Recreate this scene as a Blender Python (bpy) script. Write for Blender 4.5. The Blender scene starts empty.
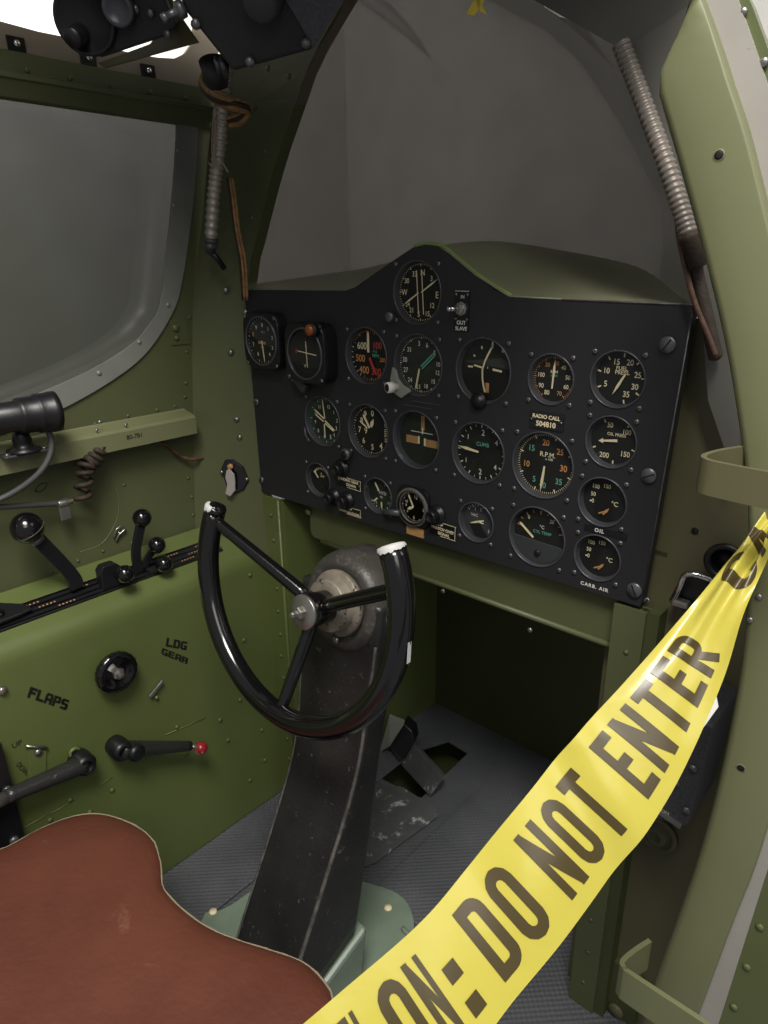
import bpy, bmesh, math, random
from mathutils import Vector, Matrix
random.seed(7)
S = bpy.context.scene
COL = S.collection
V = Vector
R = math.radians
# ------------------------------------------------------------------ camera
RIGHT = V((0.74703278, 0.66469331, -0.01117302))
DOWN = V((0.22103682, -0.26419848, -0.93879811))
FWD = V((-0.62696471, 0.69884331, -0.34428662))
CAM = V((0.58, -0.72, 1.05))
FPX = 689.54
cd = bpy.data.cameras.new('camera'); cam = bpy.data.objects.new('camera', cd); COL.objects.link(cam)
cd.sensor_fit = 'VERTICAL'; cd.sensor_height = 24.0; cd.lens = FPX * 24 / 1024
cd.clip_start = 0.02
m3 = Matrix((RIGHT, -DOWN, -FWD)).transposed()
cam.matrix_world = Matrix.Translation(CAM) @ m3.to_4x4()
S.camera = cam

def ray(px, py): return RIGHT * ((px - 384) / FPX) + DOWN * ((py - 512) / FPX) + FWD
def onx(x, px, py): r = ray(px, py); return CAM + r * ((x - CAM.x) / r.x)
def ony(y, px, py): r = ray(px, py); return CAM + r * ((y - CAM.y) / r.y)
def onz(z, px, py): r = ray(px, py); return CAM + r * ((z - CAM.z) / r.z)
def ond(d, px, py): return CAM + ray(px, py) * d

# ------------------------------------------------------------------ materials
def lin(h):
    h = h.lstrip('#'); o = []
    for i in (0, 2, 4):
        c = int(h[i:i+2], 16) / 255
        o.append(c / 12.92 if c <= .04045 else ((c + .055) / 1.055) ** 2.4)
    return (*o, 1)
def mat(name, col, rough=.5, metal=0., bump=0., bscale=200., var=0., vscale=6., spec=.5, wear=None, wear_amt=.6, wscale=30., coat=0.):
    m = bpy.data.materials.new(name); m.use_nodes = True
    nt = m.node_tree; b = nt.nodes['Principled BSDF']
    c = lin(col) if isinstance(col, str) else (*col, 1)
    b.inputs['Base Color'].default_value = c
    b.inputs['Roughness'].default_value = rough; b.inputs['Metallic'].default_value = metal
    b.inputs['Specular IOR Level'].default_value = spec
    b.inputs['Coat Weight'].default_value = coat
    tc = nt.nodes.new('ShaderNodeTexCoord')
    out = None
    if var:
        n = nt.nodes.new('ShaderNodeTexNoise'); n.inputs['Scale'].default_value = vscale; n.inputs['Detail'].default_value = 6
        nt.links.new(tc.outputs['Object'], n.inputs['Vector'])
        mp = nt.nodes.new('ShaderNodeMapRange'); mp.inputs[1].default_value = .3; mp.inputs[2].default_value = .7
        mp.inputs[3].default_value = 1 - var; mp.inputs[4].default_value = 1 + var
        nt.links.new(n.outputs['Fac'], mp.inputs[0])
        mx = nt.nodes.new('ShaderNodeMix'); mx.data_type = 'RGBA'; mx.blend_type = 'MULTIPLY'
        mx.inputs[0].default_value = 1; mx.inputs[6].default_value = c
        nt.links.new(mp.outputs[0], mx.inputs[7]); out = mx.outputs[2]
    if wear:
        n = nt.nodes.new('ShaderNodeTexNoise'); n.inputs['Scale'].default_value = wscale; n.inputs['Detail'].default_value = 10; n.inputs['Roughness'].default_value = .7
        nt.links.new(tc.outputs['Object'], n.inputs['Vector'])
        rp = nt.nodes.new('ShaderNodeValToRGB'); rp.color_ramp.elements[0].position = wear_amt; rp.color_ramp.elements[1].position = min(1, wear_amt + .06)
        nt.links.new(n.outputs['Fac'], rp.inputs[0])
        mx = nt.nodes.new('ShaderNodeMix'); mx.data_type = 'RGBA'
        nt.links.new(rp.outputs[0], mx.inputs[0])
        if out: nt.links.new(out, mx.inputs[6])
        else: mx.inputs[6].default_value = c
        mx.inputs[7].default_value = lin(wear); out = mx.outputs[2]
    if out: nt.links.new(out, b.inputs['Base Color'])
    if bump:
        n = nt.nodes.new('ShaderNodeTexNoise'); n.inputs['Scale'].default_value = bscale; n.inputs['Detail'].default_value = 4
        nt.links.new(tc.outputs['Object'], n.inputs['Vector'])
        bp = nt.nodes.new('ShaderNodeBump'); bp.inputs['Strength'].default_value = bump; bp.inputs['Distance'].default_value = .002
        nt.links.new(n.outputs['Fac'], bp.inputs['Height']); nt.links.new(bp.outputs[0], b.inputs['Normal'])
    return m
def mixglass(name, alpha_col, rough, opacity, refl=.5, fres=.06):
    """thin sheet: part see-through, part dusty diffuse, with a glossy surface"""
    m = bpy.data.materials.new(name); m.use_nodes = True; nt = m.node_tree
    nt.nodes.clear(); o = nt.nodes.new('ShaderNodeOutputMaterial')
    tr = nt.nodes.new('ShaderNodeBsdfTransparent'); df = nt.nodes.new('ShaderNodeBsdfDiffuse'); gl = nt.nodes.new('ShaderNodeBsdfGlossy')
    df.inputs[0].default_value = lin(alpha_col); gl.inputs['Roughness'].default_value = rough
    tr.inputs[0].default_value = (.92, .93, .92, 1)
    a = nt.nodes.new('ShaderNodeMixShader'); a.inputs[0].default_value = opacity
    nt.links.new(tr.outputs[0], a.inputs[1]); nt.links.new(df.outputs[0], a.inputs[2])
    fr = nt.nodes.new('ShaderNodeLayerWeight'); fr.inputs[0].default_value = fres * 4
    mm = nt.nodes.new('ShaderNodeMath'); mm.operation = 'MULTIPLY_ADD'; mm.inputs[1].default_value = refl; mm.inputs[2].default_value = fres * .3
    nt.links.new(fr.outputs['Fresnel'], mm.inputs[0])
    b = nt.nodes.new('ShaderNodeMixShader'); nt.links.new(mm.outputs[0], b.inputs[0])
    nt.links.new(a.outputs[0], b.inputs[1]); nt.links.new(gl.outputs[0], b.inputs[2]); nt.links.new(b.outputs[0], o.inputs[0])
    return m
def glow(name, col, st):
    m = bpy.data.materials.new(name); m.use_nodes = True; b = m.node_tree.nodes['Principled BSDF']
    b.inputs['Emission Color'].default_value = lin(col); b.inputs['Emission Strength'].default_value = st
    return m
M = {}
M['green'] = mat('interior_green_paint', '#6c7146', .42, bump=.08, bscale=90, var=.08, vscale=5)
M['green2'] = mat('deep_green_paint', '#5f6a3b', .38, bump=.06, bscale=80, var=.12, vscale=4)
M['green3'] = mat('dull_shaded_green', '#565b3c', .45, bump=.06, bscale=90, var=.1, vscale=4)  # door green, darkened to stand in for shade under the panel too
M['olive'] = mat('olive_drab_paint', '#605d42', .5, bump=.06, bscale=90, var=.08, vscale=4)
M['jamb'] = mat('pale_green_paint', '#767958', .36, bump=.05, bscale=60, var=.06, vscale=5)
M['cowl'] = mat('cowl_green_paint', '#85876c', .45, bump=.06, bscale=80, var=.1, vscale=6)
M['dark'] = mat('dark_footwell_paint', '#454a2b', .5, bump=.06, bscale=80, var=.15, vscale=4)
M['greyframe'] = mat('grey_frame_paint', '#62625c', .5, var=.06)
M['panel'] = mat('black_panel_paint', '#26262a', .55, bump=.15, bscale=700, var=.08, vscale=10)
M['black'] = mat('satin_black', '#17171a', .38, bump=.06, bscale=300)
M['gloss'] = mat('gloss_black_bakelite', '#0f0e10', .16, spec=.6, coat=.3)
M['casting'] = mat('worn_black_casting', '#2a2a29', .33, bump=.35, bscale=220, var=.3, vscale=14, wear='#5f5d5a', wear_amt=.615, wscale=85)
M['casthead'] = mat('rubbed_lit_casting', '#45433f', .4, bump=.3, bscale=300, var=.3, vscale=25, wear='#5c5953', wear_amt=.55, wscale=110)  # lighter for rubbed paint and for light on the head's top
M['wornedge'] = mat('bare_metal_edge', '#63605b', .45, .2, bump=.3, bscale=300, var=.45, vscale=70, wear='#3a3937', wear_amt=.6, wscale=120)
M['boxblack'] = mat('crackle_black', '#1c1c1f', .5, bump=.5, bscale=900)
M['speck'] = mat('crackle_grey', '#46474b', .5, bump=.6, bscale=700, var=.3, vscale=300)
M['steel'] = mat('dull_steel', '#a3a19b', .32, .85, bump=.1, bscale=200, var=.15, vscale=40)
M['screw'] = mat('grey_screw', '#77787a', .35, .7, var=.1, vscale=200)
M['alu'] = mat('aluminium_strip', '#93958e', .45, .3, bump=.06, bscale=90, var=.12, vscale=14)
M['hose'] = mat('dull_hose_metal', '#7f7870', .42, .35, var=.1, vscale=40)
M['lime'] = mat('fresh_green_edge', '#7f9a55', .4)
M['conduit'] = mat('conduit_metal', '#b5b0a4', .35, .5, var=.15, vscale=60)
M['ring'] = mat('worn_bearing_ring', '#8d8577', .45, .25, bump=.3, bscale=200, var=.25, vscale=50, wear='#2c2a27', wear_amt=.56, wscale=70)
M['keypale'] = mat('pale_key_metal', '#aaa39f', .4, .1)
M['beige'] = mat('window_lit_olive', '#7c7262', .5, var=.08)  # lightened olive, window light put into the colour
M['chrome'] = mat('bright_metal', '#d5d4d0', .15, 1.)
M['white'] = mat('chipped_white', '#cfcfcd', .5)
M['strip'] = mat('white_edge_primer', '#a39f98', .55, var=.06, vscale=20, wear='#76725f', wear_amt=.68, wscale=20)
M['cream'] = mat('cream_lettering', '#f4e6bc', .6)
M['pale'] = mat('pale_lettering', '#e4e4da', .6)
M['orange'] = mat('orange_lettering', '#dc9a5c', .6)
M['red'] = mat('red_lettering', '#c64a3c', .6)
M['tealp'] = mat('teal_lettering', '#68b49c', .6)
M['tan'] = mat('tan_marking', '#b98d5a', .6, var=.2, vscale=100)
M['dial'] = mat('dial_black', '#121212', .6)
M['dialgrey'] = mat('dial_grey', '#3b3d40', .6)
M['dialbrown'] = mat('dial_brown', '#3a3526', .6)
M['dialgreen'] = mat('dial_dark_green', '#20261f', .6)
M['bezel'] = mat('bezel_grey', '#4c4d52', .35, .2, var=.08, vscale=80)
M['amber'] = mat('amber_lens', '#8c4a18', .2, spec=.7)
M['glass'] = mixglass('gauge_glass', '#303030', .05, .015, refl=.18, fres=.05)
M['stencil'] = mat('stencil_black', '#14160e', .6)
M['leather'] = mat('brown_leather', '#693c2e', .45, bump=.45, bscale=110, var=.16, vscale=9, wear='#7d5140', wear_amt=.63, wscale=14)
M['edge'] = mat('raw_leather_edge', '#988a72', .7, bump=.2, bscale=400)
M['plate'] = mat('pale_green_plate', '#7c8b7b', .35, bump=.05, bscale=50, var=.12, vscale=18)
M['worn'] = mat('worn_floor_plate', '#5a5b5d', .4, bump=.2, bscale=140, var=.15, vscale=30, wear='#bcbcba', wear_amt=.57, wscale=26)
M['brown'] = mat('brown_cable_cloth', '#98764a', .75, bump=.5, bscale=500, var=.35, vscale=120)
M['brownd'] = mat('dark_brown_cable', '#34291f', .7, bump=.4, bscale=400, var=.3, vscale=90)
M['redwire'] = mat('red_brown_wire', '#5e4335', .6, bump=.4, bscale=300, var=.3, vscale=100)
M['cord'] = mat('grey_cord', '#4a4a4a', .55)
M['string'] = mat('pale_string', '#a89c86', .8)
M['redball'] = mat('red_knob', '#8e2228', .25, wear='#c4c0ba', wear_amt=.5, wscale=26)
M['skin'] = mat('outer_green_skin', '#5f6742', .42, bump=.05, bscale=60, var=.08, vscale=5)
M['hallwall'] = mat('hall_white_wall', '#d8d4cc', .8, bump=.2, bscale=3, var=.08, vscale=3)
M['yellowcloth'] = mat('yellow_ribbon', '#d8c24a', .5)

def tape_material():
    m = bpy.data.materials.new('yellow_plastic_tape'); m.use_nodes = True; nt = m.node_tree
    b = nt.nodes['Principled BSDF']; b.inputs['Base Color'].default_value = lin('#c6bb50'); b.inputs['Roughness'].default_value = .22; b.inputs['Specular IOR Level'].default_value = .4
    b.inputs['Subsurface Weight'].default_value = 0
    tc = nt.nodes.new('ShaderNodeTexCoord')
    n = nt.nodes.new('ShaderNodeTexNoise'); n.inputs['Scale'].default_value = 26; n.inputs['Detail'].default_value = 3
    nt.links.new(tc.outputs['Object'], n.inputs['Vector'])
    bp = nt.nodes.new('ShaderNodeBump'); bp.inputs['Strength'].default_value = .25; bp.inputs['Distance'].default_value = .004
    nt.links.new(n.outputs['Fac'], bp.inputs['Height']); nt.links.new(bp.outputs[0], b.inputs['Normal'])
    return m
M['tape'] = tape_material()
M['tapeink'] = mat('brown_black_ink', '#4a3f22', .3)

def floor_material():
    m = bpy.data.materials.new('dimpled_rubber_mat'); m.use_nodes = True; nt = m.node_tree
    b = nt.nodes['Principled BSDF']; b.inputs['Roughness'].default_value = .5
    tc = nt.nodes.new('ShaderNodeTexCoord')
    sp = nt.nodes.new('ShaderNodeSeparateXYZ'); nt.links.new(tc.outputs['Object'], sp.inputs[0])
    def sn(sock):
        a = nt.nodes.new('ShaderNodeMath'); a.operation = 'MULTIPLY'; a.inputs[1].default_value = 2 * math.pi / .0105
        nt.links.new(sock, a.inputs[0])
        s = nt.nodes.new('ShaderNodeMath'); s.operation = 'SINE'; nt.links.new(a.outputs[0], s.inputs[0]); return s.outputs[0]
    pr = nt.nodes.new('ShaderNodeMath'); pr.operation = 'MULTIPLY'
    nt.links.new(sn(sp.outputs[0]), pr.inputs[0]); nt.links.new(sn(sp.outputs[1]), pr.inputs[1])
    n = nt.nodes.new('ShaderNodeTexNoise'); n.inputs['Scale'].default_value = 5; n.inputs['Detail'].default_value = 5
    nt.links.new(tc.outputs['Object'], n.inputs['Vector'])
    rp = nt.nodes.new('ShaderNodeValToRGB'); rp.color_ramp.elements[0].color = lin('#484a4e'); rp.color_ramp.elements[1].color = lin('#64666a')
    rp.color_ramp.elements[0].position = .3; rp.color_ramp.elements[1].position = .7
    nt.links.new(n.outputs['Fac'], rp.inputs[0]); nt.links.new(rp.outputs[0], b.inputs['Base Color'])
    bp = nt.nodes.new('ShaderNodeBump'); bp.inputs['Strength'].default_value = .5; bp.inputs['Distance'].default_value = .0012
    nt.links.new(pr.outputs[0], bp.inputs['Height']); nt.links.new(bp.outputs[0], b.inputs['Normal'])
    return m
M['mat'] = floor_material()
M['pane'] = mixglass('dusty_window_pane', '#34372f', .38, .94, refl=.25, fres=.05)
M['clear'] = mixglass('clear_canopy_glass', '#808080', .05, .03, refl=.2, fres=.04)
M['shield'] = mixglass('smoky_windshield', '#746b60', .3, .93, fres=.05)

# ------------------------------------------------------------------ mesh builder
class MB:
    def __init__(s): s.v = []; s.f = []; s.m = []; s.sm = []; s.mats = []
    def mi(s, m):
        m = M[m] if isinstance(m, str) else m
        if m not in s.mats: s.mats.append(m)
        return s.mats.index(m)
    def add(s, vs, fs, m, smooth=False):
        o = len(s.v); k = s.mi(m)
        s.v += [V(p) for p in vs]
        for f in fs: s.f.append([i + o for i in f]); s.m.append(k); s.sm.append(smooth)
        return s
    def box(s, c, d, m, ax=None):
        c = V(c); X, Y, Z = ax if ax else (V((1,0,0)), V((0,1,0)), V((0,0,1)))
        X, Y, Z = V(X) * d[0] / 2, V(Y) * d[1] / 2, V(Z) * d[2] / 2
        vs = [c + X*i + Y*j + Z*k for k in (-1,1) for j in (-1,1) for i in (-1,1)]
        return s.add(vs, [(0,2,3,1),(4,5,7,6),(0,1,5,4),(2,6,7,3),(0,4,6,2),(1,3,7,5)], m)
    def prism(s, poly, ext, m, smooth=False):
        n = len(poly); ext = V(ext); poly = [V(p) for p in poly]
        vs = poly + [p + ext for p in poly]
        fs = [tuple(range(n))[::-1], tuple(range(n, 2*n))] + [(i, (i+1) % n, (i+1) % n + n, i+n) for i in range(n)]
        return s.add(vs, fs, m, smooth)
    def loft(s, rows, m, smooth=True, closed=False, cap=False):
        n = len(rows[0]); vs = [p for r in rows for p in r]; fs = []
        for i in range(len(rows) - 1):
            for j in range(n if closed else n - 1):
                a = i*n + j; b = i*n + (j+1) % n; fs.append((a, b, b+n, a+n))
        if cap: fs += [tuple(range(n))[::-1], tuple(range((len(rows)-1)*n, len(rows)*n))]
        return s.add(vs, fs, m, smooth)
    def tube(s, path, r, m, n=12, cap=True, smooth=True):
        path = [V(p) for p in path]; rows = []
        T = [(path[min(i+1, len(path)-1)] - path[max(i-1, 0)]).normalized() for i in range(len(path))]
        a = V((0,0,1)) if abs(T[0].z) < .9 else V((1,0,0))
        N = (a - T[0] * a.dot(T[0])).normalized()
        for i, p in enumerate(path):
            N = (N - T[i] * N.dot(T[i])).normalized(); B = T[i].cross(N)
            rr = r(i / (len(path)-1)) if callable(r) else (r[i] if isinstance(r, (list, tuple)) else r)
            rows.append([p + (N * math.cos(t) + B * math.sin(t)) * rr for t in [2*math.pi*k/n for k in range(n)]])
        return s.loft(rows, m, smooth, True, cap)
    def lathe(s, prof, c, axis, m, n=32, smooth=True, cap=True):
        """prof: (radius, height along axis)"""
        c = V(c); A = V(axis).normalized(); a = V((0,0,1)) if abs(A.z) < .9 else V((1,0,0))
        U = (a - A * a.dot(A)).normalized(); W = A.cross(U)
        rows = [[c + A*h + (U * math.cos(t) + W * math.sin(t)) * max(r, 1e-5) for t in [2*math.pi*k/n for k in range(n)]] for r, h in prof]
        return s.loft(rows, m, smooth, True, cap)
    def ball(s, c, r, m, n=20):
        return s.lathe([(r * math.sin(math.pi*k/12), -r * math.cos(math.pi*k/12)) for k in range(13)], c, (0,0,1), m, n)
    def rivet(s, c, nrm, r=.0035, m='green'):
        return s.lathe([(r, 0), (r*.85, r*.35), (r*.45, r*.55), (0, r*.6)], c, nrm, m, 8)
def fill(outer, holes=()):
    """triangulated 2-D area with holes"""
    from mathutils.geometry import tessellate_polygon
    loops = [[V((p[0], p[1], 0)) for p in lp] for lp in [outer] + list(holes)]
    fs = [tuple(t) for t in tessellate_polygon(loops)]
    return [(v.x, v.y) for lp in loops for v in lp], fs
def sheet(mb, outer, holes, mp, thick, m, rim=True, smooth=False):
    """2-D outline with holes -> solid sheet; mp maps (u, v, w)"""
    vs, fs = fill(outer, holes); n = len(vs)
    mb.add([mp(u, v, 0) for u, v in vs], fs, m)
    if thick:
        mb.add([mp(u, v, -thick) for u, v in vs], [f[::-1] for f in fs], m)
        if rim:
            for lp in [outer] + list(holes):
                mb.loft([[mp(u, v, 0) for u, v in lp], [mp(u, v, -thick) for u, v in lp]], m, smooth, True)
_tc = {}
def text2d(body, bold=0., space=1.):
    key = (body, bold, space)
    if key in _tc: return _tc[key]
    c = bpy.data.curves.new('t', 'FONT'); c.body = body; c.size = 1; c.offset = bold; c.space_character = space; c.resolution_u = 6
    o = bpy.data.objects.new('t', c); COL.objects.link(o)
    dg = bpy.context.evaluated_depsgraph_get(); dg.update(); me = o.evaluated_get(dg).to_mesh()
    vs = [(v.co.x, v.co.y) for v in me.vertices]; fs = [tuple(p.vertices) for p in me.polygons]
    o.evaluated_get(dg).to_mesh_clear(); bpy.data.objects.remove(o); bpy.data.curves.remove(c)
    x0 = min(v[0] for v in vs); x1 = max(v[0] for v in vs); y0 = min(v[1] for v in vs); y1 = max(v[1] for v in vs)
    _tc[key] = (vs, fs, x0, x1, y0, y1); return _tc[key]
def text(mb, body, mp, cx, cy, h, m, rot=0., aspect=1., bold=0., width=None, space=1.):
    """text centred on (cx, cy) with cap height h on the surface mp(u, v)"""
    vs, fs, x0, x1, y0, y1 = text2d(body, bold, space)
    k = h / .70; kx = k * aspect if width is None else width / (x1 - x0)
    c, s = math.cos(rot), math.sin(rot); out = []
    for x, y in vs:
        a = (x - (x0+x1)/2) * kx; b = (y - .35) * k
        out.append(mp(cx + a*c - b*s, cy + a*s + b*c))
    mb.add(out, fs, m)

TOPLOC = {}
def obj(name, mb, parent=None, loc=None, kind=None, label=None, bevel=0., seg=2, auto=False):
    o0 = V((0,0,0))
    if parent is not None:
        p = parent
        while p is not None: o0 += TOPLOC[p.name]; p = p.parent
    l = V(loc) if loc is not None else V((0,0,0))
    if parent is None: l0 = l
    else: l0 = o0
    me = bpy.data.meshes.new(name); me.from_pydata([tuple(v - l0) for v in mb.v], [], mb.f)
    for m in mb.mats: me.materials.append(m)
    me.polygons.foreach_set('material_index', mb.m); me.polygons.foreach_set('use_smooth', mb.sm); me.update()
    bm = bmesh.new(); bm.from_mesh(me); bmesh.ops.recalc_face_normals(bm, faces=bm.faces); bm.to_mesh(me); bm.free()
    o = bpy.data.objects.new(name, me); COL.objects.link(o)
    if parent is not None: o.parent = parent; TOPLOC[o.name] = V((0,0,0))
    else: o.location = l; TOPLOC[o.name] = l
    if kind: o['kind'] = kind
    if label: o['label'] = label
    if bevel:
        md = o.modifiers.new('bevel', 'BEVEL'); md.width = bevel; md.segments = seg; md.limit_method = 'ANGLE'; md.angle_limit = R(40)
    return o
def thing(name, label, cat, loc, group=None):
    o = bpy.data.objects.new(name, None); COL.objects.link(o); o.location = loc; o.empty_display_size = .02
    TOPLOC[o.name] = V(loc); o['label'] = label; o['category'] = cat
    if group: o['group'] = group
    return o
def tag(o, label, cat, group=None):
    o['label'] = label; o['category'] = cat
    if group: o['group'] = group
    return o
def struct(name, mb, bevel=0.): return obj(name, mb, kind='structure', bevel=bevel)
def smoothpath(pts, n=8):
    """Catmull-Rom through points"""
    P = [V(p) for p in pts]; P = [P[0]*2 - P[1]] + P + [P[-1]*2 - P[-2]]; o = []
    for i in range(1, len(P) - 2):
        for k in range(n):
            t = k / n; a, b, c, d = P[i-1], P[i], P[i+1], P[i+2]
            o.append(.5 * ((2*b) + (c - a)*t + (2*a - 5*b + 4*c - d)*t*t + (3*b - a - 3*c + d)*t**3))
    o.append(P[-2]); return o
def resample(pts, n):
    pts = [V(p) for p in pts]; L = [0]
    for i in range(1, len(pts)): L.append(L[-1] + (pts[i] - pts[i-1]).length)
    o = []; j = 0
    for k in range(n):
        s = L[-1] * k / (n-1)
        while j < len(pts) - 2 and L[j+1] < s: j += 1
        d = L[j+1] - L[j]; o.append(pts[j].lerp(pts[j+1], (s - L[j]) / d if d else 0))
    return o
X, Y, Z = V((1,0,0)), V((0,1,0)), V((0,0,1))

# ================================================================== SETTING
# floor with the pedal slot cut through it
hole = [(q_.x, q_.y) for q_ in (onz(0,420,799), onz(0,468,753), onz(0,448,741), onz(0,362,768))]
mb = MB(); sheet(mb, [(-.50,-1.1),(.60,-1.1),(.60,.48),(-.50,.48)], [hole], lambda u, v, w: V((u, v, w)), .004, 'mat')
struct('floor', mb)
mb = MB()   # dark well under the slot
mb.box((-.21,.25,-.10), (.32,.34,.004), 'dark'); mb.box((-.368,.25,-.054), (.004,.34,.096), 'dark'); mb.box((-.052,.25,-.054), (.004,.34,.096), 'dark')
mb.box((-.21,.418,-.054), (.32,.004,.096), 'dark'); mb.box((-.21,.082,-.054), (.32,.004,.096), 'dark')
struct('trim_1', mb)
# raised rubber flooring sheets (seams)
mb = MB(); mb.box((.075,.19,.003), (.25,.50,.006), 'mat'); mb.box((.075,-.325,.003), (.25,.51,.006), 'mat'); mb.box((-.2925,-.40,.003),(.133,1.3,.006),'mat')
struct('trim_2', mb, .002)

# left door skin, window opening
WX = -.46
rim_out_px = [(197,120),(194,180),(188,235),(181,280),(172.6,310),(149,348),(118.5,375),(64,407),(0,432)]
rim_in_px = [(176,128),(172,190),(166,250),(159,305),(148,325),(131,344),(93,368),(45,390),(0,408)]
ro = [onx(WX, *p) for p in rim_out_px]; ri = [onx(WX, *p) for p in rim_in_px]
ro2 = smoothpath(ro, 6); ri2 = smoothpath(ri, 6)
TOPZ = 1.256
outl = [(p.y, p.z) for p in ro2] + [(-.9, ro2[-1].z - .004), (-.9, TOPZ)]
inl = [(p.y, p.z) for p in ri2] + [(-.9, ri2[-1].z - .004), (-.9, TOPZ - .004)]
outl[0] = (outl[0][0], TOPZ); inl[0] = (inl[0][0], TOPZ - .004)
mb = MB(); yz = lambda u, v, w: V((WX + w, u, v))
sheet(mb, [(-1.0,.0),(-.062,.0),(-.05,.60),(.03,.97),(.09,1.30),(-1.0,1.30)], [outl], yz, .006, 'green3')
for p in [(189,318),(187,352),(186,383),(185,397),(186,425),(188,478),(192,497),(193,515)]: mb.rivet(onx(WX, *p), X, .0035, 'green3')
for p in [(62,428),(95,424),(128,416),(157,410),(175,406)]: mb.rivet(onx(WX, *p), X, .003, 'green3')
for p in [(124,485),(36,586),(52,571),(78,561),(103,551),(132,543)]: mb.rivet(onx(WX, *p), X, .003, 'green3')
mb.box(onx(WX, 179, 332) + X*.001, (.002,.035,.04), 'green3'); mb.rivet(onx(WX, 175, 328) + X*.002, X, .007, 'green3'); mb.rivet(onx(WX, 176, 338)+X*.002, X, .005, 'green3')
# faint pressed ring on the skin
ring = [onx(WX, *p) for p in [(116,488),(119,500),(118,515),(112,530),(100,545),(80,552)]]
mb.tube(smoothpath(ring, 6), .0008, 'green', 6)
struct('wall_left', mb)
mb = MB()   # aluminium retaining strip
sheet(mb, outl, [inl], lambda u, v, w: V((WX + .004 + w, u, v)), .004, 'alu')
for p in [(178,150),(168,305),(139,342),(99,373),(50,398),(174,205)]: mb.rivet(onx(WX + .004, *p), X, .004, 'alu')
wf = struct('window_1', mb)
mb = MB()   # blown pane: rolled edge then flat field
def inset(lp, k):
    cy = -.45; cz = 1.06
    return [(cy + (u - cy) * (1 - k), cz + (v - cz) * (1 - k)) for u, v in lp]
rows = []
for k, dx in ((0, .001), (.015, -.012), (.035, -.022), (.07, -.028), (.10, -.030)):
    rows.append([V((WX + dx, u, v)) for u, v in inset(inl, k)])
mb.loft(rows, 'pane', True, True); c = rows[-1]
mb.add(c, [tuple(range(len(c)))], 'pane', True)
pn = obj('window_pane', mb, wf)
# shelf / arm rest along the door
mb = MB()
y0, y1 = -1.0, -.075
prof = [(WX+.001,.812),(WX+.004,.814),(WX+.006,.812),(-.428,.806),(-.424,.802),(-.424,.775),(-.426,.775),(-.427,.800),(-.43,.803),(WX+.001,.807)]
mb.prism([V((x, y0, z)) for x, z in prof], (0, y1 - y0, 0), 'jamb')
for p in [(100,422),(97,430),(100,444),(126,425)]: mb.rivet(onx(-.428, *p), X, .003, 'steel')
sh = struct('trim_3', mb)
# rail over the window, leaning strip with anchor nuts, roof window opening
mb = MB(); ya, yb = -1.0, .045
prof = [(WX,1.248),(WX+.012,1.250),(-.438,1.268),(-.434,1.270),(-.434,1.276),(-.444,1.279),(-.444,1.302),(-.448,1.304),(WX,1.304)]
mb.prism([V((x, ya, z)) for x, z in prof], (0, yb - ya, 0), 'green3')
for p in [(27,70),(70,78),(112,87),(150,92),(185,98)]: mb.rivet(onx(-.444, *p), X, .004, 'green3')
struct('trim_4', mb)
mb = MB()
sx = -.445
strip_top = [(-420,-160),(-40,2),(0,20),(40,31),(90,41),(130,52),(158,57),(176,58),(187,53),(194,44),(197,30),(205,5),(212,-40)]
strip_bot = [(245,-40),(232,20),(218,60),(211,95),(198,92),(100,70),(0,50),(-40,42),(-420,-60)]
poly = [onx(sx, *p) for p in strip_top + strip_bot]
sheet(mb, [(p.y, p.z) for p in poly], [], lambda u, v, w: V((sx + w - (v - 1.30) * .12, u, v)), .006, 'beige')
for p in [(16,44),(88,58),(148,71)]:
    q = onx(sx, *p); q.x -= (q.z - 1.30) * .12 - .001
    mb.box(q, (.003,.022,.016), 'black'); mb.lathe([(.004,0),(.004,.003),(.0,.004)], q + X*.0015, X, 'chrome', 10)
struct('trim_5', mb)

# forward frame (oblique) running up into the windshield post
Lp = [(196,575),(196,540),(193,420),(193,300),(200,240),(206,180),(211,125),(224,70),(246,20),(262,-20),(285,-70)]
Lx = [WX,WX,WX,WX,-.458,-.452,-.445,-.42,-.37,-.33,-.28]
Rp = [(270,560),(265,520),(256,400),(247,290),(258,232),(275,165),(295,105),(312,58),(345,0),(362,-30),(395,-80)]
Ry = [.0,.0,.006,.012,.02,.025,.03,.032,.035,.035,.035]
Lr = [onx(x, *p) for x, p in zip(Lx, Lp)]; Rr = [ony(y, *p) for y, p in zip(Ry, Rp)]
Ls, Rs = resample(smoothpath(Lr, 4), 30), resample(smoothpath(Rr, 4), 30)
def bend(a, b):
    m_ = a.lerp(b, .55); n_ = (b - a).cross(Z).normalized()
    return [a, a.lerp(b, .25), m_ , b.lerp(m_, .12), b + V((0,.0,0)), b + V((.0,.02,0))]
mb = MB(); mb.loft([bend(a, b) for a, b in zip(Ls, Rs)], 'green3', False)
def onf(px, py, off=0.):
    r_ = ray(px, py); z = .8
    for _ in range(4):
        ya_ = -.033 - (.99 - z) * .1225; yb_ = .004 + (z - .7) * .02
        a_, b_ = V((WX, ya_, 0)), V((-.36, yb_, 0)); n_ = (b_ - a_).cross(Z).normalized()
        if n_.y > 0: n_ = -n_
        q_ = CAM + r_ * (((a_ + n_ * (off + .0005)) - CAM).dot(n_) / r_.dot(n_)); z = q_.z
    return q_
fr_n = V((.45,-.89,0))
for p in [(226,290),(231,352),(237,419),(240,437),(246,312)]:
    q = onf(*p)
    mb.lathe([(.005,0),(.005,.003),(.003,.005),(0,.005)], q, fr_n, 'steel', 8)
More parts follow.
